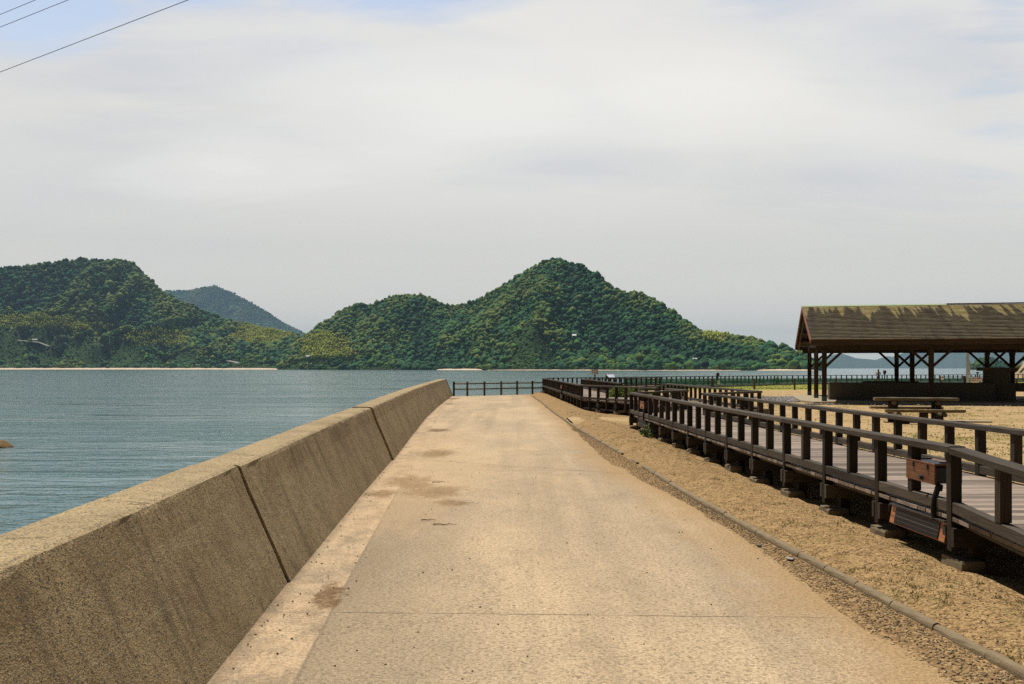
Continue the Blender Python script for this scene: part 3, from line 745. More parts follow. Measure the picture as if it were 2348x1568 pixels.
# ------------------------------------------------------------------ hills
class Hill:
    def __init__(s,prof,shore,ridge,tree_h,seed,amp=.10,conc=1.7,ext=1.45,lowland=.3,sc=1.0):
        s.sc=sc
        s.p=prof; s.sh=shore; s.rd=ridge; s.th=tree_h; s.seed=seed; s.amp=amp; s.conc=conc; s.ext=ext; s.low=lowland
    def geo(s,px,t):
        px=np.asarray(px,float); t=np.asarray(t,float)
        Ys=np.interp(px,[q[0] for q in s.sh],[q[1] for q in s.sh]); Yr=np.interp(px,[q[0] for q in s.rd],[q[1] for q in s.rd])
        a=(px-CX)/F; e=(HY-np.interp(px,[q[0] for q in s.p],[q[1] for q in s.p]))/F
        Hh=np.maximum(e*Yr+HC-s.th-SEA,3.0)
        # the spurs: warp t by noise so that ridges run down the slope
        Y=Ys+(Yr-Ys)*t; X=a*Y
        rid=1-np.abs(2*fbm(X/(190.0*s.sc)+s.seed,Y/(620.0*s.sc),s.seed,4)-1); 
        tt=np.clip(t,0,1)
        Sh=s.low*.30*tt**.8+(1-s.low*.30)*tt**s.conc
        w_=np.sin(np.pi*np.clip(tt,0,1))**.8
        z=Hh*Sh+Hh*s.amp*w_*(rid-.72)*2.4+ Hh*.035*w_*(fbm(X/90.0,Y/90.0,s.seed+5,3)-.5)*2
        z=np.where(t>1,Hh*(1-((t-1)/(s.ext-1))**1.4*.9),z)
        return X,Y,np.maximum(z,1.2*np.clip(t*40,0,1))+SEA
    def terrain(s,name,mat,n=300,m=64):
        px=np.linspace(s.p[0][0],s.p[-1][0],n); t=np.linspace(-.02,s.ext,m)
        P,T=np.meshgrid(px,t,indexing='xy'); X,Y,Z=s.geo(P,np.maximum(T,0)); Z=np.where(T<0,SEA-2,Z)
        o=npmesh(name,np.stack([X,Y,Z],-1).reshape(-1,3),gridfaces(m,n),mat,None,True); o['kind']='structure'; return o
HL=Hill([(-420,690),(-250,650),(-100,622),(0,611),(60,608),(100,602),(150,596),(190,589),(240,597),(285,596),(310,604),(345,640),(375,668),(420,692),(470,712),(520,732),(580,746),(640,757),(690,771),(730,795),(770,838)],
        [(-420,3040),(500,3040),(700,2900),(770,2800)],[(-420,3950),(300,3950),(420,3850),(560,3700),(690,3450),(770,3000)],9,3,amp=.34)
HB=Hill([(300,690),(380,664),(430,665),(460,658),(480,656),(492,651),(506,658),(530,668),(570,690),(600,706),(650,738),(700,764),(760,790),(820,835)],[(300,9800),(820,9800)],[(300,11400),(820,11200)],10,17,amp=.12,conc=1.1,sc=2.0)
HM=Hill([(640,838),(665,800),(690,775),(715,757),(740,739),(765,722),(790,706),(812,697),(830,692),(850,699),(875,687),(900,677),(925,673),(950,672),(985,679),(1010,692),(1040,701),(1070,692),(1100,681),(1150,655),(1200,624),(1240,600),(1280,591),(1330,603),(1380,634),(1420,664),(1470,672),(1500,686),(1530,704),(1565,730),(1600,753),(1630,765),(1660,767),(1700,769),(1730,776),(1760,784),(1800,797),(1850,810),(1880,838)],
        [(640,2700),(690,2600),(850,2320),(1040,2110),(1300,1880),(1500,1740),(1880,1700)],[(640,2850),(690,3000),(850,2980),(950,2880),(1040,2780),(1280,2560),(1400,2400),(1550,2230),(1700,2060),(1850,1860),(1880,1780)],9,41,amp=.40)
for h_,nm in ((HL,'hill_left'),(HB,'hill_far_left'),(HM,'hill_middle')): h_.terrain(nm,M['hill'])

BAM=[(365,776,70,21),(598,770,66,23),(745,798,58,28),(70,740,105,17),(200,752,70,9),(1640,775,26,10),(800,815,20,8)]   # bamboo groves (about D px)
def hill_trees(h,name,label,n,rlo,rhi,dark=1.0,cat='forest',low_frac=.27,seed=0,blue=0):
    px=RNG.uniform(h.p[0][0],h.p[-1][0],n*2); t=RNG.random(n*2)*1.06
    Y0=np.interp(px,[q[0] for q in h.sh],[q[1] for q in h.sh]); Yr=np.interp(px,[q[0] for q in h.rd],[q[1] for q in h.rd])
    keep=RNG.random(n*2)<(Yr-Y0)/np.max(Yr-Y0)*1.05; px=px[keep][:n]; t=t[keep][:n]
    X,Y,Z=h.geo(px,t); y_img=HY-(Z-HC)/Y*F
    lowz=(t<low_frac*(0.6+.9*fbm(px/60.0,t*3,seed+2,3)))
    # keep the shoreline belt of big trees
    belt=(t<.045)&(fbm(px/45.0,px*0,seed+9,2)>.42)
    orch=lowz&~belt&(fbm(px/38.0,t*9,seed+4,3)>.40)
    R=.9*np.minimum(rlo+RNG.exponential((rhi-rlo)*.36,len(px)),rhi*1.15); R=R*(.8+.5*vn(px/17.0,t*25,seed+7))
    R=np.where(orch,R*.36,R); R=np.where(t>.93,R*.85,R)
    pal=np.array([(.024,.075,.034),(.040,.118,.036),(.076,.155,.034),(.130,.172,.038),(.105,.145,.038),(.028,.096,.044)])
    rid=1-np.abs(2*fbm(X/(190.0*h.sc)+h.seed,Y/(620.0*h.sc),h.seed,4)-1)
    nz=.55*fbm(X/75.0,Y/110.0,seed+1,4)+.45*np.clip((rid-.45)/.55,0,1)*.9-.02+RNG.normal(0,.085,len(px))  # spur light and shade painted into crown colours: olive crests, dark gullies
    idx=np.clip(((nz-.28)/.46*6).astype(int),0,5); order=np.array([0,1,5,2,3,4])
    C=pal[order[idx]]*RNG.uniform(.75,1.25,(len(px),1))
    C=np.where(orch[:,None],np.array([(.075,.165,.038)])*RNG.uniform(.65,1.25,(len(px),1)),C)
    flat=np.full(len(px),.85)
    bam=np.zeros(len(px),bool)
    if h in (HL,HM):
        for (bx,by,rx,ry) in BAM:
            q=((px-bx)/rx)**2+((y_img-by)/ry)**2+ (vn(px/9.0,y_img/6.0,77)-.5)*.8
            bam|=(q<1)
    C=np.where(bam[:,None],np.array([(.30,.33,.055)])*RNG.uniform(.85,1.15,(len(px),1)),C)
    R=np.where(bam,RNG.uniform(2.6,4.5,len(px)),R)
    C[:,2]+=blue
    Rz=np.where(bam,R*2.2,R*RNG.uniform(.75,1.15,len(px)))
    P=np.stack([X,Y,Z+Rz*np.where(t>.85,.8,.65)],-1)
    nb=~bam
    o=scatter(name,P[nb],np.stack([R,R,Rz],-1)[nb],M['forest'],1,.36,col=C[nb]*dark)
    tag(o,label,cat,kind='stuff')
    return P[bam],np.stack([R,R,Rz],-1)[bam],C[bam]
b1=hill_trees(HL,'forest','dense mixed forest covering the large left hill',26000,4.4,11.0,seed=5)
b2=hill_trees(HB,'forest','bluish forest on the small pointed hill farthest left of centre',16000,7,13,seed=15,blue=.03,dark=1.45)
b3=hill_trees(HM,'forest','dense forest covering the central twin-peaked hill across the water',28000,3.2,8.4,seed=25)
for nm,bb,lb in (('bamboo_grove',b1,'yellow-green bamboo groves low on the left hill'),('bamboo_grove',b3,'yellow-green bamboo grove at the left foot of the central hill')):
    reps=[]; 
    P,R,C=[np.repeat(q,8,0) for q in bb]
    if len(P)==0: continue
    P=P+RNG.normal(0,1,(len(P),3))*np.array([7,12,2.0])
    o=scatter(nm,P,R*RNG.uniform(.35,.65,(len(P),1)),M['forest'],1,.3,col=C*RNG.uniform(.85,1.15,(len(P),1))); tag(o,lb,'bamboo',kind='stuff')

# beaches and dark shore wall
def shore_strip(name,h,pa,pb,z0,z1,t0,t1,mat,kind='structure',wob=.3):
    n=max(8,int((pb-pa)/6)); V=[]
    for i in range(n):
        px=pa+(pb-pa)*i/(n-1); Ys=float(np.interp(px,[q[0] for q in h.sh],[q[1] for q in h.sh])); a=(px-CX)/F
        ed=math.sin(math.pi*i/(n-1))**.35
        for (dy,z) in ((t0,z0),(t1,z0+(z1-z0)*(ed*(.75+wob*(random.random()-.5))+.02))):
            V.append((a*(Ys+dy),Ys+dy,z))
    o=npmesh(name,V,gridfaces(n,2),mat); o['kind']=kind; return o
shore_strip('beach',HL,-420,840,SEA+.02,SEA+6.6,-60,3,M['beach'],wob=.08)
shore_strip('beach',HM,1000,1108,SEA+.02,SEA+4.2,-45,2,M['beach'],wob=.1)
shore_strip('beach',HM,1115,1480,SEA+.02,SEA+1.7,-30,2,M['beach'])
shore_strip('beach',HM,1480,1700,SEA+.02,SEA+1.6,-30,2,M['beach'])
shore_strip('beach',HM,1735,1875,SEA+.02,SEA+3.0,-45,2,M['beach'],wob=.1)
sw=shore_strip('shore_wall',HM,840,1880,SEA+1.4,SEA+6.2,3,4,M['shorewall'],wob=.5); del sw['kind']; tag(sw,'low dark stone shore wall at the foot of the central hill','shore wall')
sw=shore_strip('shore_wall',HL,-420,690,SEA+6.4,SEA+8.6,3.5,4.5,M['shorewall'],wob=.8); del sw['kind']; tag(sw,'low dark bank behind the long pale beach on the left','shore wall')
# road winding up behind the beach
def hill_pt(h,px,yi):
    ts=np.linspace(0,1,200); X,Y,Z=h.geo(np.full(200,px),ts); im=HY-(Z-HC)/Y*F
    k=int(np.argmin(np.abs(im-yi))); return Vector((X[k],Y[k],Z[k]))
def road(h,pts,wd,mat,lift=3.5):
    V=[];P=[hill_pt(h,x,y) for x,y in pts]
    for i,p in enumerate(P):
        d=(P[min(i+1,len(P)-1)]-P[max(i-1,0)]); d.z=0; d.normalize(); n_=Vector((-d.y,d.x,0))*wd*2
        V+= [(p.x-n_.x,p.y-n_.y-2,p.z+lift),(p.x+n_.x,p.y+n_.y+2,p.z+lift+2.2)]
    o=npmesh('hill_road',V,gridfaces(len(P),2),mat); o['kind']='structure'
M['road']=m_plain('pale_road',(.22,.21,.19),.9,0,.1,.05)
road(HL,[(552,810),(535,813),(518,819),(510,824),(520,829),(540,833),(550,836)],3.2,M['road'])
road(HL,[(40,782),(70,784),(90,789),(112,797)],2.4,M['road'])
road(HL,[(430,840),(445,838),(470,838)],2.2,M['road'])
def house(h,px,yi,w_,d_,hh,label,roofm):
    p=hill_pt(h,px,yi); t=thing('house',label,'house',(p.x,p.y-14,p.z+3)); z=0
    MB().box(0,0,hh/2,w_,d_,hh,c=.01).build('wall',M['whitewall'],t)
    r=MB(); r.add([(-w_*.56,-d_*.6,hh),(w_*.56,-d_*.6,hh),(w_*.56,d_*.6,hh),(-w_*.56,d_*.6,hh),(-w_*.56,0,hh+d_*.35),(w_*.56,0,hh+d_*.35)],[(0,1,5,4),(2,3,4,5),(0,4,3),(1,2,5),(3,2,1,0)]); r.build('roof',roofm,t)
    [MB().box(s_*w_*.2,-d_/2-.05,hh*.5,w_*.2,.1,hh*.35).build('window',M['blackmetal'],t) for s_ in (-1,1)]
house(HM,716,824,24,10,5,'long low pale shed at the valley mouth between the two hills',M['greyroof'])
house(HL,646,824,16,9,5,'small grey-roofed shed on the valley field behind the beach',M['greyroof'])
house(HM,1313,777,13,8,4,'small white-roofed hut halfway up the central hill',M['white'])
house(HM,1590,829,8,5,3,'tiny pale hut low on the right slope of the central hill',M['white'])
house(HL,85,783,16,8,4,'pale terrace shed on the far left hillside',M['whitewall'])

# far mountains across the strait (about 9 km) and a wooded islet
M['farhill']=m_hill()
HF=Hill([(1780,843),(1840,836),(1870,829),(1895,819),(1912,813),(1929,810),(1945,815),(1962,821),(1985,823),(2011,825),(2034,822),(2055,815),(2080,806),(2120,795),(2170,786),(2230,778),(2300,776),(2400,770),(2600,780)],
        [(1780,18500),(2600,18500)],[(1780,20500),(2600,20500)],0,71,amp=.10,conc=1.0)
HF.terrain('mountain_far',M['farhill'],200,50)
HG=Hill([(1990,838),(2012,823),(2034,815.5),(2050,818),(2080,824),(2120,836)],[(1990,22500),(2120,22500)],[(1990,23600),(2120,23600)],0,75,amp=.06)
HG.terrain('mountain_farthest',M['farhill'],60,20)
HI=Hill([(2222,849),(2228,838),(2238,830),(2250,823),(2262,819),(2275,821),(2290,828),(2302,833),(2312,838),(2322,849)],[(2222,2600),(2322,2600)],[(2222,2660),(2322,2660)],4,81,amp=.05,conc=.6,ext=2.0)
HI.terrain('islet',M['hill'],60,24)
hill_trees(HI,'forest','trees on the small dark islet seen under the pavilion roof',700,3.5,6,seed=88,low_frac=0)
# shipyard cranes far off
def crane(px,lean,hh,label):
    Y=18300; x=(px-CX)/F*Y; t=thing('harbour_crane',label,'crane',(x,Y,SEA),0,'cranes on the far shore')
    MB().beam((-8,0,0),(8,0,hh*.5),3,3).beam((16,0,0),(6,0,hh*.5),3,3).build('tower',M['whitewall'],t)
    MB().beam((4,0,hh*.45),(4+lean,0,hh),2.6,2.6).build('boom',M['whitewall'],t)
crane(2005,-40,104,'pale leaning crane on the far blue shore, left one')
crane(2019,19,98,'pale upright crane on the far blue shore, right one')

# rocky hillside at the right edge, beyond the promenade
V=[];n=90;m=50
for j in range(m):
    for i in range(n):
        x=60+75*i/(n-1); y=128+60*j/(m-1)
        u=(x-64.6-.5*(y-128))/14; v=(y-128)/5
        hgt=11*np.clip(u,0,1)**.55*np.clip(v,0,1)**.6*(1 if y<170 else max(0,1-(y-170)/20))
        hgt=hgt*(.75+.5*float(fbm(x*.16,y*.16,91,5)))+2.2*(float(fbm(x*.5,y*.5,95,4))-.5)*np.clip(hgt,0,1)
        V.append((x+1.2*(float(vn(x*.6,y*.6,12))-.5),y,SEA-.4+max(hgt,0)+(1.2 if hgt>.1 else 0)))
cl=npmesh('rocky_hillside',V,gridfaces(m,n),M['cliff'],None,False); cl['kind']='structure'
cx_=np.array(V); sel=cx_[(cx_[:,2]>.6)]; pick=sel[RNG.integers(0,len(sel),260)]
pk=fbm(pick[:,0]*.2,pick[:,1]*.2,99,3)>.47; pick=pick[pk]
R=RNG.uniform(.35,1.1,len(pick)); o=scatter('hillside_scrub',pick+np.array([0,0,.2]),R,M['forest'],2,.3,col=np.array([(.10,.11,.035)])*RNG.uniform(.5,1.4,(len(pick),1))); tag(o,'low scrub on the tan rocky slope at the right edge','scrub',kind='stuff')
# weedy rock in the sea
def rockmesh(name,c,r,mat,label,seed):
    v,f=ico(4); V=v*np.array(r); nz=fbm(V[:,0]*.8+seed,V[:,1]*.8+V[:,2],seed,4); V=V*(.65+.7*nz[:,None]); V=V+np.array(c)
    o=npmesh(name,V,f,mat,None,True); tag(o,label,'rock'); return o
rockmesh('sea_rock',(-26.7,50.6,SEA-.03),(1.6,.8,.36),M['searock'],'brown weedy rock breaking the water at the left edge',7)
rockmesh('sea_rock',(-26.6,48.9,SEA-.12),(1.2,.6,.22),M['searock'],'lower flat rock just in front of the brown weedy one',17)

# overhead cables
def cable(a,b,label,sag=.5):
    a=Vector(a);b=Vector(b); pts=[a.lerp(b,t)-Vector((0,0,sag*4*t*(1-t))) for t in [i/24 for i in range(25)]]
    o=MB().tube(pts,.0085,6).build('overhead_cable',M['wire']); tag(o,label,'cable','overhead cables')
def cpt(px,py,Y): return ((px-CX)/F*Y,Y,HC+(HY-py)/F*Y)
def cable_px(p0,Y0,p1,Y1,label):
    A=Vector(cpt(*p0,Y0)); B=Vector(cpt(*p1,Y1)); d=(B-A); cable(A-d*.9,B+d*1.4,label,.0)
cable_px((0,165),30,(430,0),25,'lowest and longest of the three overhead cables, crossing the top left sky')
cable_px((0,62),32,(155,0),29.6,'middle one of the three overhead cables at the top left')
cable_px((0,33),33,(80,0),31.5,'uppermost overhead cable cutting the top left corner')
# ------------------------------------------------------------------ boardwalks
def V2(p): return Vector((p[0],p[1],0))
RH=.565   # handrail top above deck (.455 -> 1.02)
def rail_run(root, pts, dz, pitch=.75, long_every=2, start_long=0, kick=True, foot=True, sink=.29, beams=None, ends=True, inner=1, foot_every=1, ground=0.0, skip_first=False, long_all=False):
    """pts: plan points (x,y); dz(x,y): deck height. Lays handrail, kick rail, fascia per straight run and posts one by one."""
    cnt=0; LP=[]
    for si in range(len(pts)-1):
        a=V2(pts[si]); b=V2(pts[si+1]); d=b-a; Ln=d.length; u=d/Ln; nrm=Vector((u.y,-u.x,0))*inner
        za=dz(a.x,a.y); zb=dz(b.x,b.y)
        ext=.07
        A=a+Vector((0,0,za+RH-.028)); B=b+Vector((0,0,zb+RH-.028))
        # handrail in lengths of about 4.5 m
        nl=max(1,round(Ln/4.5))
        for k in range(nl):
            p=A.lerp(B,k/nl); q_=A.lerp(B,(k+1)/nl)
            p=p+(u*.0025 if k else -u*.05); q_=q_-(u*.0025 if k<nl-1 else -u*.05)
            MB().beam(p,q_,.14,.056,c=.007,jit=.0015).build('handrail',M['rail'],root)
        n=max(1,round(Ln/pitch)); lastl=None
        longs=[]
        for k in range(n+1):
            if k==0 and (si>0 or skip_first): 
                if si>0: longs.append(0)
                continue
            t=k/n; P=a.lerp(b,t); z=dz(P.x,P.y)
            isl=long_all or ((k+start_long)%long_every==0) or k==n or (k==0)
            top=z+RH-.057
            if isl:
                bot=z-sink+random.uniform(-.012,.012); jx=random.uniform(-.003,.003); MB().beam((P.x+jx,P.y,bot),(P.x-jx,P.y+jx,top),.09,.09,up=(u.x,u.y,0),c=.005).build('post',M['post'],root); longs.append(t); LP.append((P,u,nrm,z))
            else:
                MB().beam((P.x,P.y,z+.118),(P.x,P.y,top),.088,.088,up=(u.x,u.y,0),c=.005).build('post',M['post'],root)
        if kick:
            fb=MB()
            ts=sorted(set([0]+longs+[1]))
            for t0,t1 in zip(ts[:-1],ts[1:]):
                p=a.lerp(b,t0); q_=a.lerp(b,t1); z0=dz(p.x,p.y); z1=dz(q_.x,q_.y)
                if (q_-p).length<.2: continue
                MB().beam(p+u*.05+Vector((0,0,z0+.070)),q_-u*.05+Vector((0,0,z1+.070)),.080,.092,c=.006,jit=.0015).build('kick_rail',M['rail'],root)
            p0=a-nrm*0+nrm*.005; 
            fb.beam(a+nrm*.075+u*.02+Vector((0,0,za-.052)),b+nrm*.075-u*.02+Vector((0,0,zb-.052)),.05,.072,c=.004)
            fb.build('fascia_board',M['rail'],root)
    return LP

def deck_strip(root, st, dz, step=.15, over=.036):
    """st: list of ((lx,ly),(rx,ry)) stations; planks span left to right"""
    mb=MB()
    for (l0,r0),(l1,r1) in zip(st[:-1],st[1:]):
        l0,r0,l1,r1=map(V2,(l0,r0,l1,r1)); Ln=((l1-l0).length+(r1-r0).length)/2; n=max(1,round(Ln/step))
        for k in range(n):
            t0=k/n; t1=(k+1)/n; g=.006/Ln
            c4=[l0.lerp(l1,t0+g/2),r0.lerp(r1,t0+g/2),r0.lerp(r1,t1-g/2),l0.lerp(l1,t1-g/2)]
            e=(c4[1]-c4[0]).normalized()*(over+random.uniform(-.006,.006)); e2=(c4[1]-c4[0]).normalized()*(over+random.uniform(-.006,.006))
            c4[0]=c4[0]-e; c4[3]=c4[3]-e; c4[1]=c4[1]+e2; c4[2]=c4[2]+e2
            top=[Vector((p.x,p.y,dz(p.x,p.y)+random.uniform(-.0012,.0012))) for p in c4]
            bot=[p-Vector((0,0,.032)) for p in top]
            w_=(c4[1]-c4[0]).length; h_=(c4[3]-c4[0]).length
            g4=[(0,0,0),(w_,0,0),(w_,h_,0),(0,h_,0)]
            mb.add(bot+top,[(3,2,1,0),(4,5,6,7),(0,1,5,4),(1,2,6,5),(2,3,7,6),(3,0,4,7)],[(x,y,.03) for x,y,_ in g4]+g4)
    return mb.build('deck',M['deck'],root)

def substructure(root, LP, width, every=1, inset=.19, zg=0.0, foot=True, far=True, limit=99):
    """paired cross-beams, support posts and concrete footings under long posts"""
    for i,(P,u,nrm,z) in enumerate(LP):
        if i%every or i>=limit: continue
        far_=P+nrm*width
        cbs=[]
        for s in (-1,1):
            off=u*(.072*s)
            cbs.append(MB().beam(P+off-nrm*.05+Vector((0,0,z-.165)),far_+off+nrm*.05+Vector((0,0,z-.165)),.05,.15,c=.004).build('cross_beam',M['rail'],root))
        near_=P.y<13 and P.x>3
        for s in ((-1,) if near_ else ()):
            for zz in (-.045,.045):
                for dx in (.06,.20): 
                    q_=P+u*(.097*s)+nrm*dx+Vector((0,0,z-.165+zz)); MB().tube([q_,q_+u*s*.016],.011,6).build('bolt',M['latch'],cbs[0])
        for w_ in ((inset,width-inset) if far else (inset,)):
            Q=P+nrm*w_
            MB().beam((Q.x,Q.y,.0),(Q.x,Q.y,z-.035),.088,.11,up=(nrm.x,nrm.y,0),c=.005).build('support_post',M['post'],root)
        if foot:
            for w_ in ((inset-.12,width-inset+.12) if far else (inset-.12,)):
                Q=P+nrm*w_; h=.115+random.uniform(-.015,.02); f=MB()
                sx=random.uniform(.09,.11); sy=random.uniform(.17,.20); n=2
                # chipped block
                vs=[]
                for zc,sc in ((-.08,1.04),(h-.025,1.0),(h,.92)):
                    for (ax,ay) in ((-1,-1),(0,-1.02),(1,-1),(1.02,0),(1,1),(0,1.02),(-1,1),(-1.02,0)):
                        vs.append(Q+nrm*(ax*sx*sc+random.uniform(-.012,.012))+u*(ay*sy*sc+random.uniform(-.012,.012))+Vector((0,0,zc+random.uniform(-.004,.004))))
                fs=gridfaces(3,8).tolist(); fs=[]
                for r_ in range(2):
                    for k in range(8): j=(k+1)%8; fs.append((r_*8+k,r_*8+j,(r_+1)*8+j,(r_+1)*8+k))
                fs.append(tuple(range(16,24)))
                f.add(vs,fs); f.build('footing',M['footing'],root)

# near boardwalk with the turn to the right
def dzA(x,y):
    if y<8.07 and x<5.0: return .455-.075*min((8.07-y),2.6)
    if y<8.07: return .455-.075*min((8.07-y),2.6)
    if y>41: return .455-.068*(y-41)
    return .455
nb=thing('boardwalk','long grey timber boardwalk with low railings running beside the bank on the right','boardwalk')
yl0=8.07-1.5*3
FL=[(bw_left(8.07),8.07),(bw_left(26.07),26.07)]
rampL=[(3.86,8.07-4.5),(3.60,8.07)]
LPr=rail_run(nb,[FL[0],(3.64,6.57),(3.72,5.07)],dzA,skip_first=True,inner=-1)
LPa=rail_run(nb,FL,dzA)
substructure(nb,LPr,1.72); 
substructure(nb,LPa,1.74)
RL=[(bw_right(5.1),5.1),(bw_right(8.07),8.07),(bw_right(25.32),25.32)]
rail_run(nb,RL,dzA,inner=-1)
P1=(bw_left(26.07),26.07); P2=(5.07,29.0); P3=(4.86,31.2); R1=(bw_right(25.32),25.32); R2=(6.88,27.7); R3=(6.42,41.0); R4=(6.29,43.6)
LPb=rail_run(nb,[P1,P2,P3],dzA,skip_first=True); LPc=rail_run(nb,[R1,R2],dzA,inner=-1,skip_first=True)
LPd=rail_run(nb,[R2,R3,R4],dzA,inner=-1,skip_first=True)
substructure(nb,LPb[::2],1.6,far=False); substructure(nb,LPd[::3],1.6,far=False)
deck_strip(nb,[((3.86,4.5),(bw_right(4.5),4.5)),(FL[0],(bw_right(8.07),8.07)),((bw_left(25.3),25.3),(bw_right(25.3),25.3)),(P2,R2),(P3,(6.78,30.9)),((4.70,32.2),(6.72,32.2))],dzA)

# platform in the middle distance
pf=thing('viewing_platform','dark timber platform with railings between the far end of the path and the sandy yard','platform')
Q0=(4.70,32.25); Q1=(2.66,38.0); Q2=(1.99,63.9)
LPf=rail_run(pf,[Q0,Q1],dzA and (lambda x,y:.455),pitch=.76,long_all=True,sink=.34)
substructure(pf,LPf[:-1],1.2,every=2,far=False)
kb=MB().beam((Q0[0]+.02,Q0[1],.14),(Q1[0]+.02,Q1[1],.14),.05,.06).build('lower_rail',M['rail'],pf)
LPg=rail_run(pf,[Q1,Q2],lambda x,y:.455,pitch=.75,long_every=2,skip_first=True,sink=.36)
substructure(pf,LPg,1.8,every=2,far=False,foot=False)
I0=(4.66,42.3); I1=(4.2,59.5)
rail_run(pf,[I0,I1,(10.2,68.6)],lambda x,y:.455,pitch=.75,inner=-1,sink=.42)
deck_strip(pf,[((4.70,32.25),(6.72,32.25)),((2.68,38.0),(6.52,38.2)),((2.60,41.0),(6.42,41.0)),((2.58,42.2),(4.66,42.3)),((2.2,57.0),(4.2,57.5))],lambda x,y:.455)
deck_strip(pf,[((2.2,57.0),(4.2,57.5)),((2.0,63.9),(4.2,59.5)),((7.4,74.6),(10.2,68.6))],lambda x,y:.452,step=.16)

# seaside promenade railing and deck
def dzS(x,y): return float(np.interp(x,[2,8,26,53],[.455,.42,.385,.385]))
sp=thing('promenade_boardwalk','low timber promenade with a long dark railing along the edge of the sea','promenade')
sr=rail_run(sp,[(2.02,64.2),(7.7,75.2),(17,86.3)],dzS,pitch=.76,long_every=2)
deck_strip(sp,[((7.5,74.6),(9.8,73.2)),((17,86),(19,84.4)),((26.2,97),(27.9,95.2)),((53,111.6),(54,109.4)),((82,123.6),(83,121.4))],lambda x,y:dzS(x,y)-.2,step=.3)
sp2=thing('seaside_railing','far stretch of dark timber railing by the sea, seen behind the green net','railing')
rail_run(sp2,[(17,86.3),(26.3,97.2),(40,104.8)],dzS,pitch=.76,skip_first=True)
sp3=thing('seaside_railing','farthest stretch of dark timber railing, seen through the open pavilion','railing')
rail_run(sp3,[(40,104.8),(53.2,112.2),(68,118.6)],dzS,pitch=.76,skip_first=True)

# log fence that closes the path
lf=thing('log_fence','brown timber post and rail fence closing the far end of the path','fence')
fx=[(-3.44,58.9),(-2.65,59.1),(-1.66,60.0),(-.66,61.0),(.32,61.95),(1.29,62.75),(1.95,63.4)]
for i,(x,y) in enumerate(fx[:-1]):
    MB().beam((x,y,-.1),(x,y,.855),.12,.12,c=.012).build('post',M['fence'],lf)
for (x0,y0),(x1,y1) in zip(fx[:-1],fx[1:]):
    for z in (.725,.405):
        d=(Vector((x1-x0,y1-y0,0))).normalized()*.055
        MB().tube([(x0+d.x,y0+d.y,z),(x1-d.x,y1-d.y,z)],.038,8).build('rail',M['log'],lf)

# ------------------------------------------------------------------ solar lamp boxes on the railing
def lampbox(y0,xface,label1,label2,grp,plab):
    L_=.56; H=.155; D=.22; zt=.85
    t=thing('battery_box',label1,'box',(xface(y0+.42),y0+.42,0),0,grp)
    # local frame: front faces -x
    slope=(xface(y0+L_)-xface(y0))/L_; t.rotation_euler=(0,0,math.atan2(-slope,1))
    MB().box(D/2,0,zt-.02-H/2,D,L_-.012,H-.02,c=.005).build('box_body',M['blackmetal'],t)
    MB().beam((-.009,-L_/2,zt-.02-H/2),(-.009,L_/2,zt-.02-H/2),.016,H,c=.003).build('front_board',M['boxwood'],t)
    ld=MB().beam((D/2-.008,-L_/2-.004,zt-.009),(D/2-.008,L_/2+.004,zt-.009),D+.02,.018,c=.003).build('lid',M['boxwood'],t)
    for s in (-.15,.13):
        lt=MB(); lt.box(-.024,s,zt-.035,.012,.03,.045,c=.002); lt.build('latch',M['latch'],t)
    kn=MB().tube([(-.018,-.05,zt-.135),(-.045,-.05,zt-.135)],.02,10); kn.build('knob',M['blackmetal'],t)
    for s in (-.2,.2): MB().box(D*.55,s,zt+.004,.10,.05,.012,c=.002).build('hinge',M['blackmetal'],t)
    MB().tube([(.03,-.27,zt-H-.01),(.01,-.27,.63),(-.012,-.268,.56),(-.018,-.262,.48),(-.012,-.262,.42),(.0,-.262,.385)],[.026,.024,.024,.024,.024,.022],10).tube([(.03,-.27,zt-H-.02),(.02,-.27,zt-H-.07)],.031,10).build('cable_conduit',M['black'],t,smooth=True)
    MB().tube([(.0,-.26,.40),(.02,.1,.415),(.02,.60,.405),(.02,.72,.37),(.03,.76,.30)],.017,8).build('cable',M['black'],t,smooth=True)
    s_=thing('solar_panel',label2,'solar panel',(xface(y0+.50)-.03,y0+.50,0),t.rotation_euler.z,plab)
    PL=1.10; zt2=.385; zb=.225; lean=.03
    def pt(y,v,out=0): # v 0 bottom 1 top
        return Vector((lean*v-.0-out,y,zb+(zt2-zb)*v))
    MB().beam(pt(-PL/2,.5)+Vector((.014,0,0)),pt(PL/2,.5)+Vector((.014,0,0)),.02,.165,up=(lean,0,.16),c=.003).build('frame',M['boxwood'],s_)
    gp=MB(); gp.beam(pt(-PL/2+.11,.5)+Vector((-.001,0,0)),pt(PL/2-.11,.5)+Vector((-.001,0,0)),.006,.142,up=(lean,0,.16),c=.001); g_=gp.build('glass',M['solar'],s_)
    ln=MB()
    for v in (.27,.5,.73): ln.beam(pt(-PL/2+.115,v,.0045),pt(PL/2-.115,v,.0045),.001,.0022 if v!=.5 else .006,up=(lean,0,.16),c=0.0002)
    for k in range(1,15):
        yy=-PL/2+.11+(PL-.22)*k/15; ln.beam(pt(yy,.08,.0045),pt(yy,.92,.0045),.001,.0016,up=(0,1,0),c=.0002)
    ln.build('cell_lines',M['cellline'],g_)
    MB().beam(pt(-PL/2,1)+Vector((.0,0,.012)),pt(PL/2,1)+Vector((.0,0,.012)),.05,.012,c=.002).build('top_strip',M['blackmetal'],s_)
    for yy in (-.4,.4): MB().beam((.03,yy,.30),(.10,yy,.41),.03,.02).build('bracket',M['blackmetal'],s_)
    return t,s_
xf=lambda y: bw_left(y)-.035
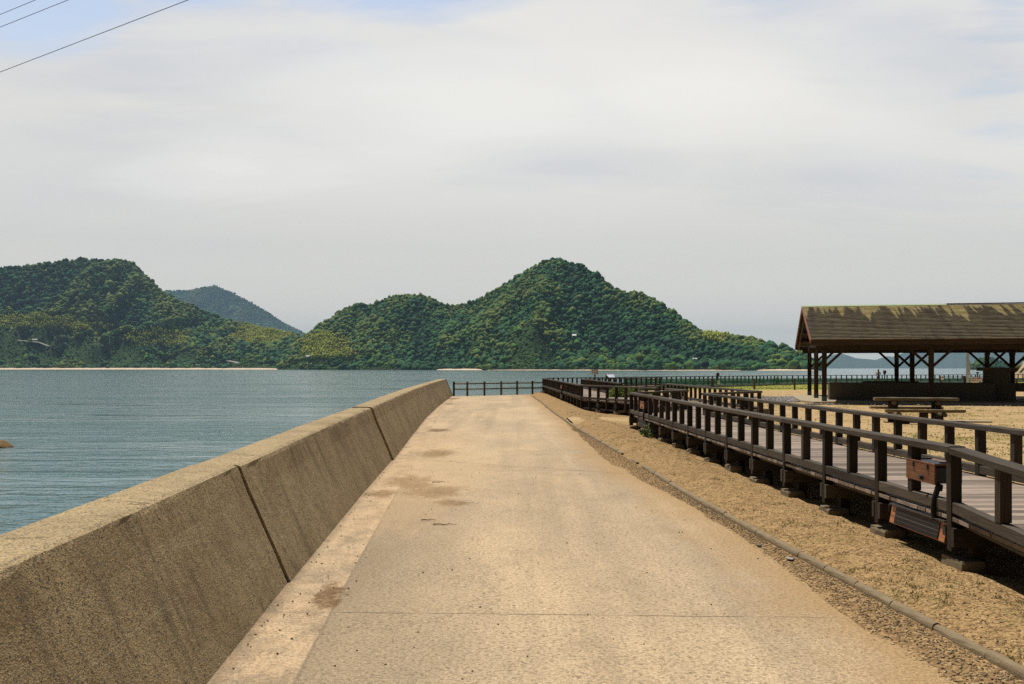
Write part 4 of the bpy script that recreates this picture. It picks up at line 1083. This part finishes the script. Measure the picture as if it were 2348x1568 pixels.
lampbox(8.17,xf,'orange-brown wooden box with two latches on the railing, nearest at the right','large nearest solar panel in an orange frame, hung below the boardwalk edge','battery boxes on the railings','solar panels under the railings')
lampbox(23.55,xf,'small brown box near the far corner of the long boardwalk railing','solar panel below the box near the far boardwalk corner','battery boxes on the railings','solar panels under the railings')
xg=lambda y: 2.66-(y-38)*(.67/25.9)-.095
lampbox(46.6,xg,'tiny brown box on the railing of the platform beyond','farthest small solar panel, under the platform railing','battery boxes on the railings','solar panels under the railings')

# ------------------------------------------------------------------ writing helper
def text_mesh(body,size,mat,parent,name,loc,rot,bold=0.0,ax='CENTER'):
    cu=bpy.data.curves.new(name,'FONT'); cu.body=body; cu.size=size; cu.extrude=.0015; cu.offset=bold; cu.align_x=ax; cu.align_y='CENTER'
    tmp=bpy.data.objects.new('tmp',cu); COL.objects.link(tmp)
    dg=bpy.context.evaluated_depsgraph_get(); me=bpy.data.meshes.new_from_object(tmp.evaluated_get(dg)); bpy.data.objects.remove(tmp)
    print('TEXT',name,len(me.vertices),[round(c,3) for c in (min(v.co.x for v in me.vertices),max(v.co.x for v in me.vertices))] if len(me.vertices) else None)
    me.materials.clear(); me.materials.append(mat); o=bpy.data.objects.new(name,me); COL.objects.link(o); o.parent=parent; o.location=loc; o.rotation_euler=rot
    return o
FR=(math.pi/2,0,0)
# notice board on a post
sg=thing('warning_sign','white notice board with a red prohibition ring on a dark post by the promenade','sign',(5.30,63.6,0))
MB().beam((0,.03,.0),(0,.03,1.66),.075,.075,c=.006).build('post',M['post'],sg)
bd=MB().box(-.02,-.02,1.405,.46,.014,.32,c=.002).build('board',M['white'],sg)
text_mesh('ご注意ください',.052,M['ink'],bd,'lettering',(.02,-.030,1.515),FR,.0012)
tri=MB(); tri.add([(-.19,-.032,1.49),(-.13,-.032,1.49),(-.16,-.032,1.545),(-.19,-.029,1.49),(-.13,-.029,1.49),(-.16,-.029,1.545)],[(0,1,2),(5,4,3),(0,3,4,1),(1,4,5,2),(2,5,3,0)]); tri.build('warning_triangle',M['ink'],bd)
ring=MB(); c0=Vector((.125,-.031,1.33)); pts=[c0+Vector((math.cos(a)*.062,0,math.sin(a)*.062)) for a in [i*math.pi/12 for i in range(25)]]
ring.tube(pts,.008,6); ring.tube([c0+Vector((-.042,0,.042)),c0+Vector((.042,0,-.042))],.008,6); ring.build('prohibition_ring',M['redink'],bd)
for k,(x,z,s,tx) in enumerate(((-.16,1.44,.026,'海岸付近'),(.06,1.44,.026,'での遊泳は危険です'),(-.16,1.37,.026,'立入注意'),(-.02,1.37,.026,'遊泳禁止'),(-.02,1.29,.034,'大久野島'[:0]+'環境省'))):
    text_mesh(tx,s,M['ink'],bd,'lettering',(x,-.030,z),FR,.0006)
# slanted information panel
ip=thing('information_panel','slanted framed information panel on a stand by the promenade railing','information board',(6.15,62.4,0),math.radians(-14))
MB().beam((-.12,.15,0),(-.12,.15,.95),.09,.09).build('leg',M['post'],ip); MB().beam((.28,.15,0),(.28,.15,.95),.09,.09).build('leg',M['post'],ip)
fr=MB(); 
A=[Vector((-.28,.30,1.27)),Vector((.26,.30,1.27)),Vector((.42,-.12,1.045)),Vector((-.12,-.12,1.045))]
A=[Vector((-.33,.28,1.26)),Vector((.20,.28,1.26)),Vector((.36,-.14,1.05)),Vector((-.06,-.14,1.05))]
for i in range(4): fr.beam(A[i],A[(i+1)%4],.035,.05,c=.004)
fr.build('frame',M['log'],ip)
nn=(A[1]-A[0]).cross(A[3]-A[0]).normalized()
MB().add([p+nn*.012 for p in A]+[p-nn*.012 for p in A],[(0,1,2,3),(7,6,5,4)]+[(i,(i+1)%4,4+(i+1)%4,4+i) for i in range(4)]).build('printed_panel',M['photo_panel'],ip)
MB().beam((-.30,.26,1.16),(.0,-.1,.98),.05,.12).build('side_board',M['post'],ip)
# speaker-like boxes on posts
def postbox(px,Y,ztop,zb,label,g=None):
    x=(px-CX)/F*Y; t=thing('post_lamp',label,'lamp post',(x,Y,0),0,g)
    MB().beam((0,0,0),(0,0,zb+.02),.09,.09).build('post',M['post'],t)
    MB().box(0,0,(zb+ztop)/2,.25,.2,ztop-zb,c=.01).build('lamp_housing',M['fence'],t)
    MB().box(.03,-.105,(zb+ztop)/2,.10,.012,(ztop-zb)*.6).build('lens',M['post'],t)
postbox(1646,86.5,1.24,.96,'square timber-clad lamp on a post above the green net','timber lamp posts by the promenade')
postbox(2028.5,102.5,1.42,1.06,'slim timber-clad lamp beside the leaning person','timber lamp posts by the promenade')
postbox(2241.5,107.0,1.23,1.10,'short timber-clad lamp post near the pale utility pole','timber lamp posts by the promenade')

# ------------------------------------------------------------------ green net fence
NL=[(7.9,70.4,.88),(12.0,75.3,.82),(16.3,80.4,.79),(21.5,86.6,.72),(26.9,93,.67),(36,98.6,.61),(46,104.6,.56),(58,110,.52),(72,115,.5)]
net=thing('net_fence','long low fence hung with dark green netting between the lawn and the promenade','fence')
V=[];
dense=[]
for (x0,y0,z0),(x1,y1,z1) in zip(NL[:-1],NL[1:]):
    for k in range(6): t=k/6; dense.append((x0+(x1-x0)*t,y0+(y1-y0)*t,z0+(z1-z0)*t))
dense.append(NL[-1])
for x,y,z in dense:
    sag=.02*random.random(); V+=[(x,y,-.03),(x+.03*random.random(),y,z*.5),(x,y,z-sag)]
npmesh('netting',V,gridfaces(len(dense),3),M['net'],None,False,net)
MB().tube([(x,y-.02,z+.01) for x,y,z in dense],.022,6).build('top_pipe',M['greenpipe'],net)
for (x0,y0,z0),(x1,y1,z1) in zip(NL[:-1],NL[1:]):
    n=max(1,round(math.hypot(x1-x0,y1-y0)/3.3))
    for k in range(n):
        t=k/n; x=x0+(x1-x0)*t; y=y0+(y1-y0)*t; z=z0+(z1-z0)*t
        MB().tube([(x,y-.045,0),(x,y-.045,z+.02)],.03,8).build('post',M['greenpipe'],net)
# white card on the net
cd=thing('notice_card','white card reading SOS on the green net beside a timber post','sign',(16.6,80.0,0))
MB().box(0,0,.50,.19,.01,.30,c=.002).build('board',M['white'],cd); text_mesh('SOS',.085,M['ink'],cd,'lettering',(0,-.009,.52),FR,.003)
MB().tube([(0,.03,0),(0,.03,.66)],.012,6).build('stake',M['post'],cd)
wp=thing('net_post','stout brown timber post in front of the green net beside the white card','post',(16.0,79.6,0),0,None)
MB().beam((0,0,0),(0,0,.82),.15,.15,c=.01).build('shaft',M['fence'],wp); 
# timber posts along the lawn edge
xs=[1729.5,1822,1916,2009,2102,2331]
nm=['first from the left','second from the left','third from left, by the pavilion post','fourth from left','fifth from left','rightmost, beyond the pavilion']
for k,px in enumerate(xs):
    Y=74.5; x=(px-CX)/F*Y; t=thing('lawn_post','short brown post at the lawn edge, '+nm[k],'post',(x,Y,0),.1,'timber posts along the lawn edge')
    MB().beam((0,0,-.1),(0,0,.83),.12,.12,c=.01).build('shaft',M['fence'],t); MB().beam((0,0,.83),(0,0,.87),.10,.10,c=.02).build('cap',M['fence'],t)
# black gates
for k,(xa,xb,lb) in enumerate(((2157,2210,'black metal gate leaf with a V brace behind the counter, the left one'),(2213,2268,'black metal gate leaf hung with the white red-lettered sign, the right one'))):
    Y=73.4; a=(xa-CX)/F*Y; b=(xb-CX)/F*Y; t=thing('metal_gate',lb,'gate',((a+b)/2,Y,0),0,'black gates in the net fence'); hw=(b-a)/2
    for s in (-1,1): MB().beam((s*hw,0,0),(s*hw,0,1.08),.10 if True else .05,.08).build('post',M['blackmetal'],t)
    MB().beam((-hw,0,1.0),(hw,0,1.0),.05,.05).build('top_bar',M['blackmetal'],t); MB().beam((-hw,0,.12),(hw,0,.12),.05,.05).build('bottom_bar',M['blackmetal'],t)
    MB().beam((-hw,0,.98),(0,0,.14),.035,.035).build('brace',M['blackmetal'],t); MB().beam((hw,0,.98),(0,0,.14),.035,.035).build('brace',M['blackmetal'],t)
gs=thing('gate_sign','white sign with red and black Japanese writing hung on the right gate','sign',((2238.5-CX)/F*73.2,73.2,0))
gb=MB().box(0,0,.785,.82,.012,.37,c=.002).build('board',M['white'],gs)
text_mesh('野生動物防護の為、',.072,M['ink'],gb,'lettering',(-.13,-.012,.885),FR,.0015)
text_mesh('扉は',.135,M['redink'],gb,'lettering',(.255,-.012,.885),FR,.004)
text_mesh('必ず',.075,M['ink'],gb,'lettering',(-.325,-.012,.745),FR,.0015)
text_mesh('閉めて',.135,M['redink'],gb,'lettering',(-.075,-.012,.745),FR,.004)
text_mesh('下さい。',.08,M['ink'],gb,'lettering',(.245,-.012,.745),FR,.0015)
text_mesh('環境省',.055,M['ink'],gb,'lettering',(.27,-.012,.635),FR,.001)
cd2=thing('notice_card','small pale notice card on the left gate','sign',((2161-CX)/F*73.2,73.2,0)); MB().box(0,0,.94,.20,.01,.28).build('board',M['white'],cd2); MB().box(0,-.008,.97,.14,.004,.05).build('printed_band',M['ink'],cd2)
MB().beam((0,.03,0),(0,.03,.95),.03,.03).build('stake',M['blackmetal'],cd2)
# pale utility pole
up=thing('utility_pole','pale grey steel pole with a cable duct standing behind the pavilion','pole',((2219.5-CX)/F*71.5,71.5,0))
MB().tube([(0,0,0),(0,0,5.2)],[.10,.085],14).build('shaft',M['metal'],up,smooth=True); MB().tube([(.11,-.02,1.2),(.11,-.02,2.15)],.05,10).build('duct',M['metal'],up,smooth=True); MB().tube([(-.12,-.02,.9),(-.12,-.02,5.0)],.02,8).build('conduit',M['metal'],up,smooth=True)
MB().tube([(0,0,1.25),(0,0,2.2)],[.125,.125],14).build('collar',M['metal'],up)

# ------------------------------------------------------------------ pavilion
TH=math.radians(13); U=Vector((math.cos(TH),-math.sin(TH),0)); W_=Vector((math.sin(TH),math.cos(TH),0)); P0=Vector((14.68,46.8,0)); BAY=4.7; DEP=5.25; NB=3
def pv(u,v,z=0): return P0+U*u+W_*v+Vector((0,0,z))
pav=thing('pavilion','open-sided timber shelter with a long shingle roof and ragged yellowed paint below the ridge','pavilion')
slabz=.10
def ppoly(mb,pts,z0,z1): mb.poly([(pv(u,v).x,pv(u,v).y) for u,v in pts],z0,z1)
mb=MB(); ppoly(mb,[(-.55,-.9),(NB*BAY+.8,-.9),(NB*BAY+.8,11.3),(-.75,11.3),(-1.05,9.0),(-1.0,1.2)],-.2,slabz); mb.build('floor_slab',M['slab'],pav)
for i in range(NB+1):
    for j in range(3):
        p=pv(i*BAY,j*DEP); top=2.55 if j!=1 else 2.55
        MB().beam((p.x,p.y,slabz+.01),(p.x,p.y,top),.215,.215,up=(W_.x,W_.y,0),c=.01).build('post',M['pav'],pav)
        MB().beam((p.x,p.y,slabz-.01),(p.x,p.y,slabz+.22),.226,.226,up=(W_.x,W_.y,0),c=.004).build('post_shoe',M['teal'],pav)
ue=-.69; uf=NB*BAY+.69
for j in range(3):  # long beams
    MB().beam(pv(ue+.3,j*DEP,2.61),pv(uf-.3,j*DEP,2.61),.15,.22).build('long_beam',M['pav'],pav)
for i in range(NB+1):
    MB().beam(pv(i*BAY,-.4,2.83),pv(i*BAY,2*DEP+.4,2.83),.15,.2).build('tie_beam',M['pav'],pav)
    MB().beam(pv(i*BAY,DEP,2.9),pv(i*BAY,DEP,4.62),.15,.15).build('king_post',M['pav'],pav)
    for j in range(3):
        for s in (-1,1):
            if (i==0 and s<0) or (i==NB and s>0): continue
            MB().beam(pv(i*BAY+s*.06,j*DEP,1.72),pv(i*BAY+s*.94,j*DEP,2.56),.105,.115).build('brace',M['pav'],pav)
        for s in (-1,1):
            if (j==0 and s<0) or (j==2 and s>0): continue
            MB().beam(pv(i*BAY,j*DEP+s*.06,1.95),pv(i*BAY,j*DEP+s*.75,2.76),.09,.09).build('cross_brace',M['pav'],pav)
# roof: front and back planes from ridge (v=DEP,z=4.86) to eave (v=-1.5,z=2.93)
ZR=4.86; ZE=2.93; VE=-1.5; run=DEP-VE; sl=math.hypot(run,ZR-ZE)
def rp(u,d,side,off=0): # d metres down the slope; side +1 front -1 back
    f=d/sl; v=DEP-side*run*f; z=ZR-(ZR-ZE)*f
    nz=run/sl; nv=-side*(ZR-ZE)/sl
    return pv(u,v+nv*off,z+nz*off)
for side,nme in ((1,'roof_shingles'),(-1,'roof_shingles')):
    ncs=26; ex=sl/ncs; mb=MB(); g2=[]
    for c_ in range(ncs):
        d0=c_*ex; d1=(c_+1)*ex; un=0.0; u=ue
        while u<uf:
            wd_=random.uniform(.22,.42) if side==1 else 1.2; u1=min(uf,u+wd_)
            dj=random.uniform(-.008,.010); th=.042+random.uniform(-.006,.006)
            vs=[rp(u,max(d0-.03,0),side,.012),rp(u1-.004,max(d0-.03,0),side,.012),rp(u1-.004,d1+dj,side,.012+th),rp(u,d1+dj,side,.012+th),
                rp(u,max(d0-.03,0),side,0),rp(u1-.004,max(d0-.03,0),side,0),rp(u1-.004,d1+dj,side,.0),rp(u,d1+dj,side,.0)]
            mb.add(vs,[(0,1,2,3),(7,6,5,4),(3,2,6,7),(0,3,7,4),(1,5,6,2)])
            dd=[d0-.03,d0-.03,d1,d1]*2; uu=[u,u1,u1,u]*2
            g2+= [(a_,b_,0) for a_,b_ in zip(uu,dd)]
            u=u1
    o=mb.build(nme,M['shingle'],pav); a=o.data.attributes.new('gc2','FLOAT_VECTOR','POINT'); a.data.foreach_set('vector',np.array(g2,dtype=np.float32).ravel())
    # boards under the shingles
    un=MB(); 
    n=26
    for k in range(n):
        d0=sl*k/n; d1=sl*(k+1)/n-.012
        vs=[rp(ue+.02,d0,side,-.002),rp(uf-.02,d0,side,-.002),rp(uf-.02,d1,side,-.002),rp(ue+.02,d1,side,-.002)]; vb=[p-Vector((0,0,.02)) for p in vs]
        un.add(vs+vb,[(0,1,2,3),(7,6,5,4),(0,4,5,1),(1,5,6,2),(2,6,7,3),(3,7,4,0)])
    un.build('roof_boarding',M['pav'],pav)
    # rafters / purlins
    for d in (.9,2.5,4.1,5.6):
        MB().beam(rp(ue+.08,d,side,-.10),rp(uf-.08,d,side,-.10),.10,.14).build('purlin',M['pav'],pav)
    MB().beam(rp(ue,sl-.03,side,-.135),rp(uf,sl-.03,side,-.135),.045,.20).build('eave_fascia',M['pav'],pav)
    for u_ in (ue-.02,uf+.02):
        MB().beam(rp(u_,.0,side,-.07),rp(u_,sl+.02,side,-.07),.04,.20,c=.003).build('bargeboard',M['barge'],pav)
k=0; u_=ue+.15
while u_<uf:
    for side in (1,-1): MB().beam(rp(u_,.1,side,-.26),rp(u_,sl-.25,side,-.26),.07,.13).build('rafter',M['pav'],pav)
    u_+=1.18
# copper ridge cap and one lifted dark board
for a_,b_ in ((ue-.03,ue+2.1),(ue+2.12,ue+4.5),(ue+4.52,ue+7.0),(ue+11.7,uf+.03)):
    rc=MB()
    for side in (1,-1):
        vs=[rp(a_,0,side,.07),rp(b_,0,side,.07),rp(b_,.20,side,.05),rp(a_,.20,side,.05)]; vb=[p-Vector((0,0,.012)) for p in vs]
        rc.add(vs+vb,[(0,1,2,3),(7,6,5,4),(3,2,6,7),(0,3,7,4),(1,5,6,2)])
    rc.build('ridge_cap',M['copper'],pav)
MB().beam(pv(ue+7.02,DEP-.06,ZR+.045),pv(ue+11.68,DEP-.06,ZR+.05),.22,.05).build('ridge_board',M['barge'],pav)

# cooking counters under the roof
ct=thing('cooking_counter','long dark concrete counter with joints standing under the pavilion roof','counter')
u0,u1,v0,v1=.42,7.95,2.3,3.35; nblk=5
for k in range(nblk):
    a_=u0+(u1-u0)*k/nblk+(.006 if k else 0); b_=u0+(u1-u0)*(k+1)/nblk-(.006 if k<nblk-1 else 0)
    mb=MB(); ppoly(mb,[(a_,v0),(b_,v0),(b_,v1),(a_,v1)],slabz,.90); mb.build('counter_block',M['counter'],ct)
mb=MB(); ppoly(mb,[(u0-.02,v0-.02),(u1+.02,v0-.02),(u1+.02,v1+.02),(u0-.02,v1+.02)],.903,.945); mb.build('countertop',M['counter'],ct)
mb=MB(); ppoly(mb,[(u0+.03,v0-.03),(u1-.03,v0-.03),(u1-.03,v0-.004),(u0+.03,v0-.004)],slabz,.17); mb.build('plinth',M['counter'],ct)
c2=thing('cooking_counter','second concrete counter at the right edge, in deep shade','counter')
mb=MB(); ppoly(mb,[(9.0,3.1),(14.0,3.1),(14.0,4.0),(9.0,4.0)],.52,.94); mb.build('countertop',M['counter'],c2)
for a_ in (9.6,13.2):
    mb=MB(); ppoly(mb,[(a_,3.25),(a_+.25,3.25),(a_+.25,3.9),(a_,3.9)],slabz,.52); mb.build('pedestal',M['counter'],c2)
ov=thing('cooking_stove','dark masonry stove with a rounded body and flat slab top beside the pavilion post','stove')
c_=pv(8.3,3.4)
mb=MB(); ppoly(mb,[(7.55,2.9),(9.0,2.9),(9.0,4.1),(7.55,4.1)],slabz,.95) ; mb.build('base',M['counter'],ov)
mb=MB(); pts=[(8.28+.62*math.cos(a),3.5+.55*math.sin(a)) for a in [i*math.pi/8 for i in range(16)]]; ppoly(mb,pts,.95,1.52); mb.build('body',M['counter'],ov)
mb=MB(); ppoly(mb,[(7.5,2.88),(9.05,2.88),(9.05,4.1),(7.5,4.1)],1.52,1.68); mb.build('slab_top',M['counter'],ov)
bt=thing('serving_table','low dark table slab behind the long counter','table')
mb=MB(); ppoly(mb,[(2.6,7.4),(5.4,7.4),(5.4,8.4),(2.6,8.4)],.80,.95); mb.build('tabletop',M['counter'],bt)
for a_ in (2.9,4.8):
    mb=MB(); ppoly(mb,[(a_,7.6),(a_+.3,7.6),(a_+.3,8.2),(a_,8.2)],slabz,.80); mb.build('leg',M['counter'],bt)

# ------------------------------------------------------------------ picnic table of split logs
def halflog(mb,a,b,w_,h_,r=None,seed=0):
    a=Vector(a);b=Vector(b);d=(b-a).normalized();sd=Vector((d.y,-d.x,0)); n=10;K=9;vs=[];g=[]
    for k in range(K):
        t=k/(K-1); p=a.lerp(b,t); sc=1+.05*(random.random()-.5); e=.0
        ring=[(-w_/2,h_*.5),(w_/2,h_*.5)]+[(math.cos(x)*w_/2,h_*.30*1-math.sin(x)*h_*.8) for x in [i*math.pi/7 for i in range(8)]]
        for (x,z) in ring:
            q_=p+sd*x*sc+Vector((0,0,z+random.uniform(-.006,.006))); 
            if k in (0,K-1): q_=q_+d*(random.uniform(-.03,.03))
            vs.append(q_); g.append((t*2.3,x,z))
    m=10; fs=[]
    for k in range(K-1):
        for i in range(m): j=(i+1)%m; fs.append((k*m+i,k*m+j,(k+1)*m+j,(k+1)*m+i))
    fs+= [tuple(range(m-1,-1,-1)),tuple(range((K-1)*m,K*m))]
    mb.add(vs,fs,g,r); return mb
pt=thing('picnic_table','rustic picnic table and benches of split logs on the sandy yard','picnic table',(12.25,30.3,0),-TH)
for yy in (-.26,0,.26): pass
top=MB()
for yy in (-.27,0,.27): halflog(top,(-1.18+random.uniform(-.03,.03),yy,.71),(1.18+random.uniform(-.03,.03),yy,.71),.262,.085)
top.build('tabletop',M['log'],pt)
for yb,s in ((-1.22,1),(1.22,1)):
    bm_=MB(); halflog(bm_,(-1.08+(.1 if yb<0 else -.05),yb,.395),(1.08+(.1 if yb<0 else -.05),yb,.395),.30,.085); bm_.build('bench_seat',M['log'],pt)
for xx in (-.62,.62):
    MB().tube([(xx,0,0),(xx,0,.64)],[.15,.145],14).build('pedestal',M['pav'],pt,smooth=True)
    MB().tube([(xx,-.36,.60),(xx,.36,.60)],.065,12).build('table_bearer',M['log'],pt)
    MB().tube([(xx,-1.36,.29),(xx,1.36,.29)],.065,12).build('bench_bearer',M['log'],pt)
    for yb in (-1.22,1.22): MB().tube([(xx*.75,yb,0),(xx*.75,yb,.25)],[.14,.135],14).build('bench_foot',M['pav'],pt,smooth=True)
ps=thing('ground_slab','thin pale slab lying on the sand to the right of the picnic table','slab',(13.75,30.4,0),-TH+.05)
MB().poly([(-.75,-.42),(.72,-.50),(.75,.2),(-.7,.3)],-.02,.055).build('slab',M['slab'],ps)
# kick rail at the boardwalk turn as pale boards, sunlit tone put into the colour
st_=thing('sunlit_kick_rail','pale thick boards for the sunlit kick rail inside the turn of the boardwalk','step',(6.55,26.95,0),math.radians(45))
for k,x in enumerate((-.34,.34)): MB().beam((x-.32,0,.47),(x+.32,0,.47),.22,.13,c=.01).build('rail_board',M['log'],st_)
MB().beam((-.6,.0,.0),(-.6,.0,.40),.12,.12).build('support',M['post'],st_); MB().beam((.6,.0,.0),(.6,.0,.40),.12,.12).build('support',M['post'],st_)

# ------------------------------------------------------------------ vine bush and weeds
def leafbush(name,c,r,n,ls,mat,label,cat='bush',droop=.3,grp=None):
    P=RNG.normal(0,1,(n,3)); P/=np.linalg.norm(P,axis=1)[:,None]; rad=RNG.random((n,1))**.45
    lump=.65+.6*fbm(P[:,0]*2+c[0],P[:,1]*2+P[:,2]*3,int(c[0]*7)+3,3)[:,None]
    P=P*rad*lump*np.array(r); P[:,2]=np.abs(P[:,2]) 
    C=P+np.array(c); a=RNG.normal(0,1,(n,3)); a/=np.linalg.norm(a,axis=1)[:,None]; b=np.cross(a,RNG.normal(0,1,(n,3))); b/=np.linalg.norm(b,axis=1)[:,None]; s=ls*RNG.uniform(.6,1.3,(n,1))
    nrm=np.cross(a,b)
    q=np.stack([C-a*s,C-a*s*.2+b*s*.6+nrm*s*.15,C+a*s,C-a*s*.2-b*s*.6+nrm*s*.15],1).reshape(-1,3)
    t=thing(name,label,cat,(0,0,0),0,grp)
    npmesh('leaves',q,np.arange(n*4).reshape(-1,4),mat,{'rnd':('FLOAT',np.repeat(RNG.random(n),4))},False,t)
    mb=MB()
    for k in range(9):
        an=random.random()*6.28; e=Vector((math.cos(an)*r[0]*.6,math.sin(an)*r[1]*.6,r[2]*.7)); c3=Vector(c)
        mb.tube([c3,c3+e*.5+Vector((0,0,.05)),c3+e],[.012,.008,.004],5)
    mb.build('stems',M['fence'],t); return t
leafbush('vine_bush',(4.62,41.3,.44),(.78,.6,.48),1500,.055,M['leaf'],'bright green vine spilling over the platform deck behind its railing')
leafbush('vine_bush',(5.45,39.4,.44),(.25,.3,.25),220,.05,M['leaf'],'small clump of vine at the right end of the platform railing')
leafbush('weed',(3.05,22.6,.06),(.16,.2,.34),190,.03,M['weed'],'dark green weed growing at the far feet of the boardwalk','weed')
leafbush('weed',(1.95,62.0,.04),(.25,.4,.3),160,.03,M['leaf'],'yellowish weed by the railing at the path end','weed')
leafbush('weed',(24.5,92.0,.1),(.35,.3,.95),160,.06,M['weed'],'tall thin weed standing against the green net','weed')

# ------------------------------------------------------------------ person leaning on the far railing
def skin_body(name,joints,edges,rad,mat,parent=None,sub=2,root=0):
    me=bpy.data.meshes.new(name); me.from_pydata(joints,edges,[]); o=bpy.data.objects.new(name,me); COL.objects.link(o)
    md=o.modifiers.new('skin','SKIN'); sv=me.skin_vertices[0].data
    for i,r_ in enumerate(rad): sv[i].radius=(r_,r_) if not isinstance(r_,tuple) else r_
    sv[root].use_root=True
    ss=o.modifiers.new('sub','SUBSURF'); ss.levels=sub; ss.render_levels=sub
    dg=bpy.context.evaluated_depsgraph_get(); m2=bpy.data.meshes.new_from_object(o.evaluated_get(dg)); bpy.data.objects.remove(o)
    m2.materials.clear(); m2.materials.append(mat); m2.polygons.foreach_set('use_smooth',[True]*len(m2.polygons))
    o=bpy.data.objects.new(name,m2); COL.objects.link(o)
    if parent is not None: o.parent=parent
    return o
px_,py_=37.85,102.85
# local frame: +y towards the railing (sea); body leans forward with forearms on the handrail (z .95)
J=[(0,-.30,.86),(0,-.18,1.02),(0,-.04,1.16),(0,.06,1.27),(0,.10,1.34),(0,.15,1.42),(0,.16,1.50),
   (.09,-.28,.84),(.10,-.22,.46),(.10,-.26,.06),(.10,-.14,.03),(-.09,-.30,.84),(-.10,-.26,.46),(-.10,-.34,.06),(-.10,-.22,.03),
   (.17,.05,1.24),(.22,.10,1.02),(.12,.30,1.0),(.08,.37,.99),(-.17,.05,1.24),(-.24,.10,1.02),(-.14,.30,1.0),(-.09,.37,.99)]
J=[(x,y,z-.21) for x,y,z in J]
for i in (9,10,13,14): J[i]=(J[i][0],J[i][1],J[i][2]+.21)
J=[(x,y,z+.0) for x,y,z in J]
Ed=[(0,1),(1,2),(2,3),(3,4),(4,5),(5,6),(0,7),(7,8),(8,9),(9,10),(0,11),(11,12),(12,13),(13,14),(3,15),(15,16),(16,17),(17,18),(3,19),(19,20),(20,21),(21,22)]
Rr=[.12,.105,.12,.09,.045,.085,.09,.085,.055,.04,.03,.085,.055,.04,.03,.05,.038,.028,.03,.05,.038,.028,.03]
person=thing('person','person with long dark hair and bare arms leaning on the far seaside railing','person',(px_,py_,dzS(38,100)-.2),math.radians(-20))
skin_body('body',J,Ed,Rr,M['skin'],person)
skin_body('dress',[(0,-.30,.66),(0,-.18,.81),(0,-.04,.95),(0,.04,1.03),(0,-.30,.40)],[(0,1),(1,2),(2,3),(0,4)],[.145,.125,.14,.12,.19],M['darkcloth'],person)
skin_body('hair',[(0,.13,1.25),(0,.10,1.30),(0,.02,1.16),(0,-.03,1.02)],[(0,1),(1,2),(2,3)],[.105,.11,.09,.06],M['hair'],person)
for s in (-1,1):
    MB().box(s*.10,-.2 if s>0 else -.28,.025,.10,.24,.05,c=.01).build('shoe',M['darkcloth'],person)
    hb=MB()
    for f_ in range(5):
        xx=s*.085+(f_-2)*.016; hb.tube([(xx,.37,.79),(xx+(f_-2)*.003,.42+(.01 if f_ in(1,2,3) else -.015),.785),(xx+(f_-2)*.004,.44,.765)],[.009,.008,.006],6)
    hb.build('hand',M['skin'],person)
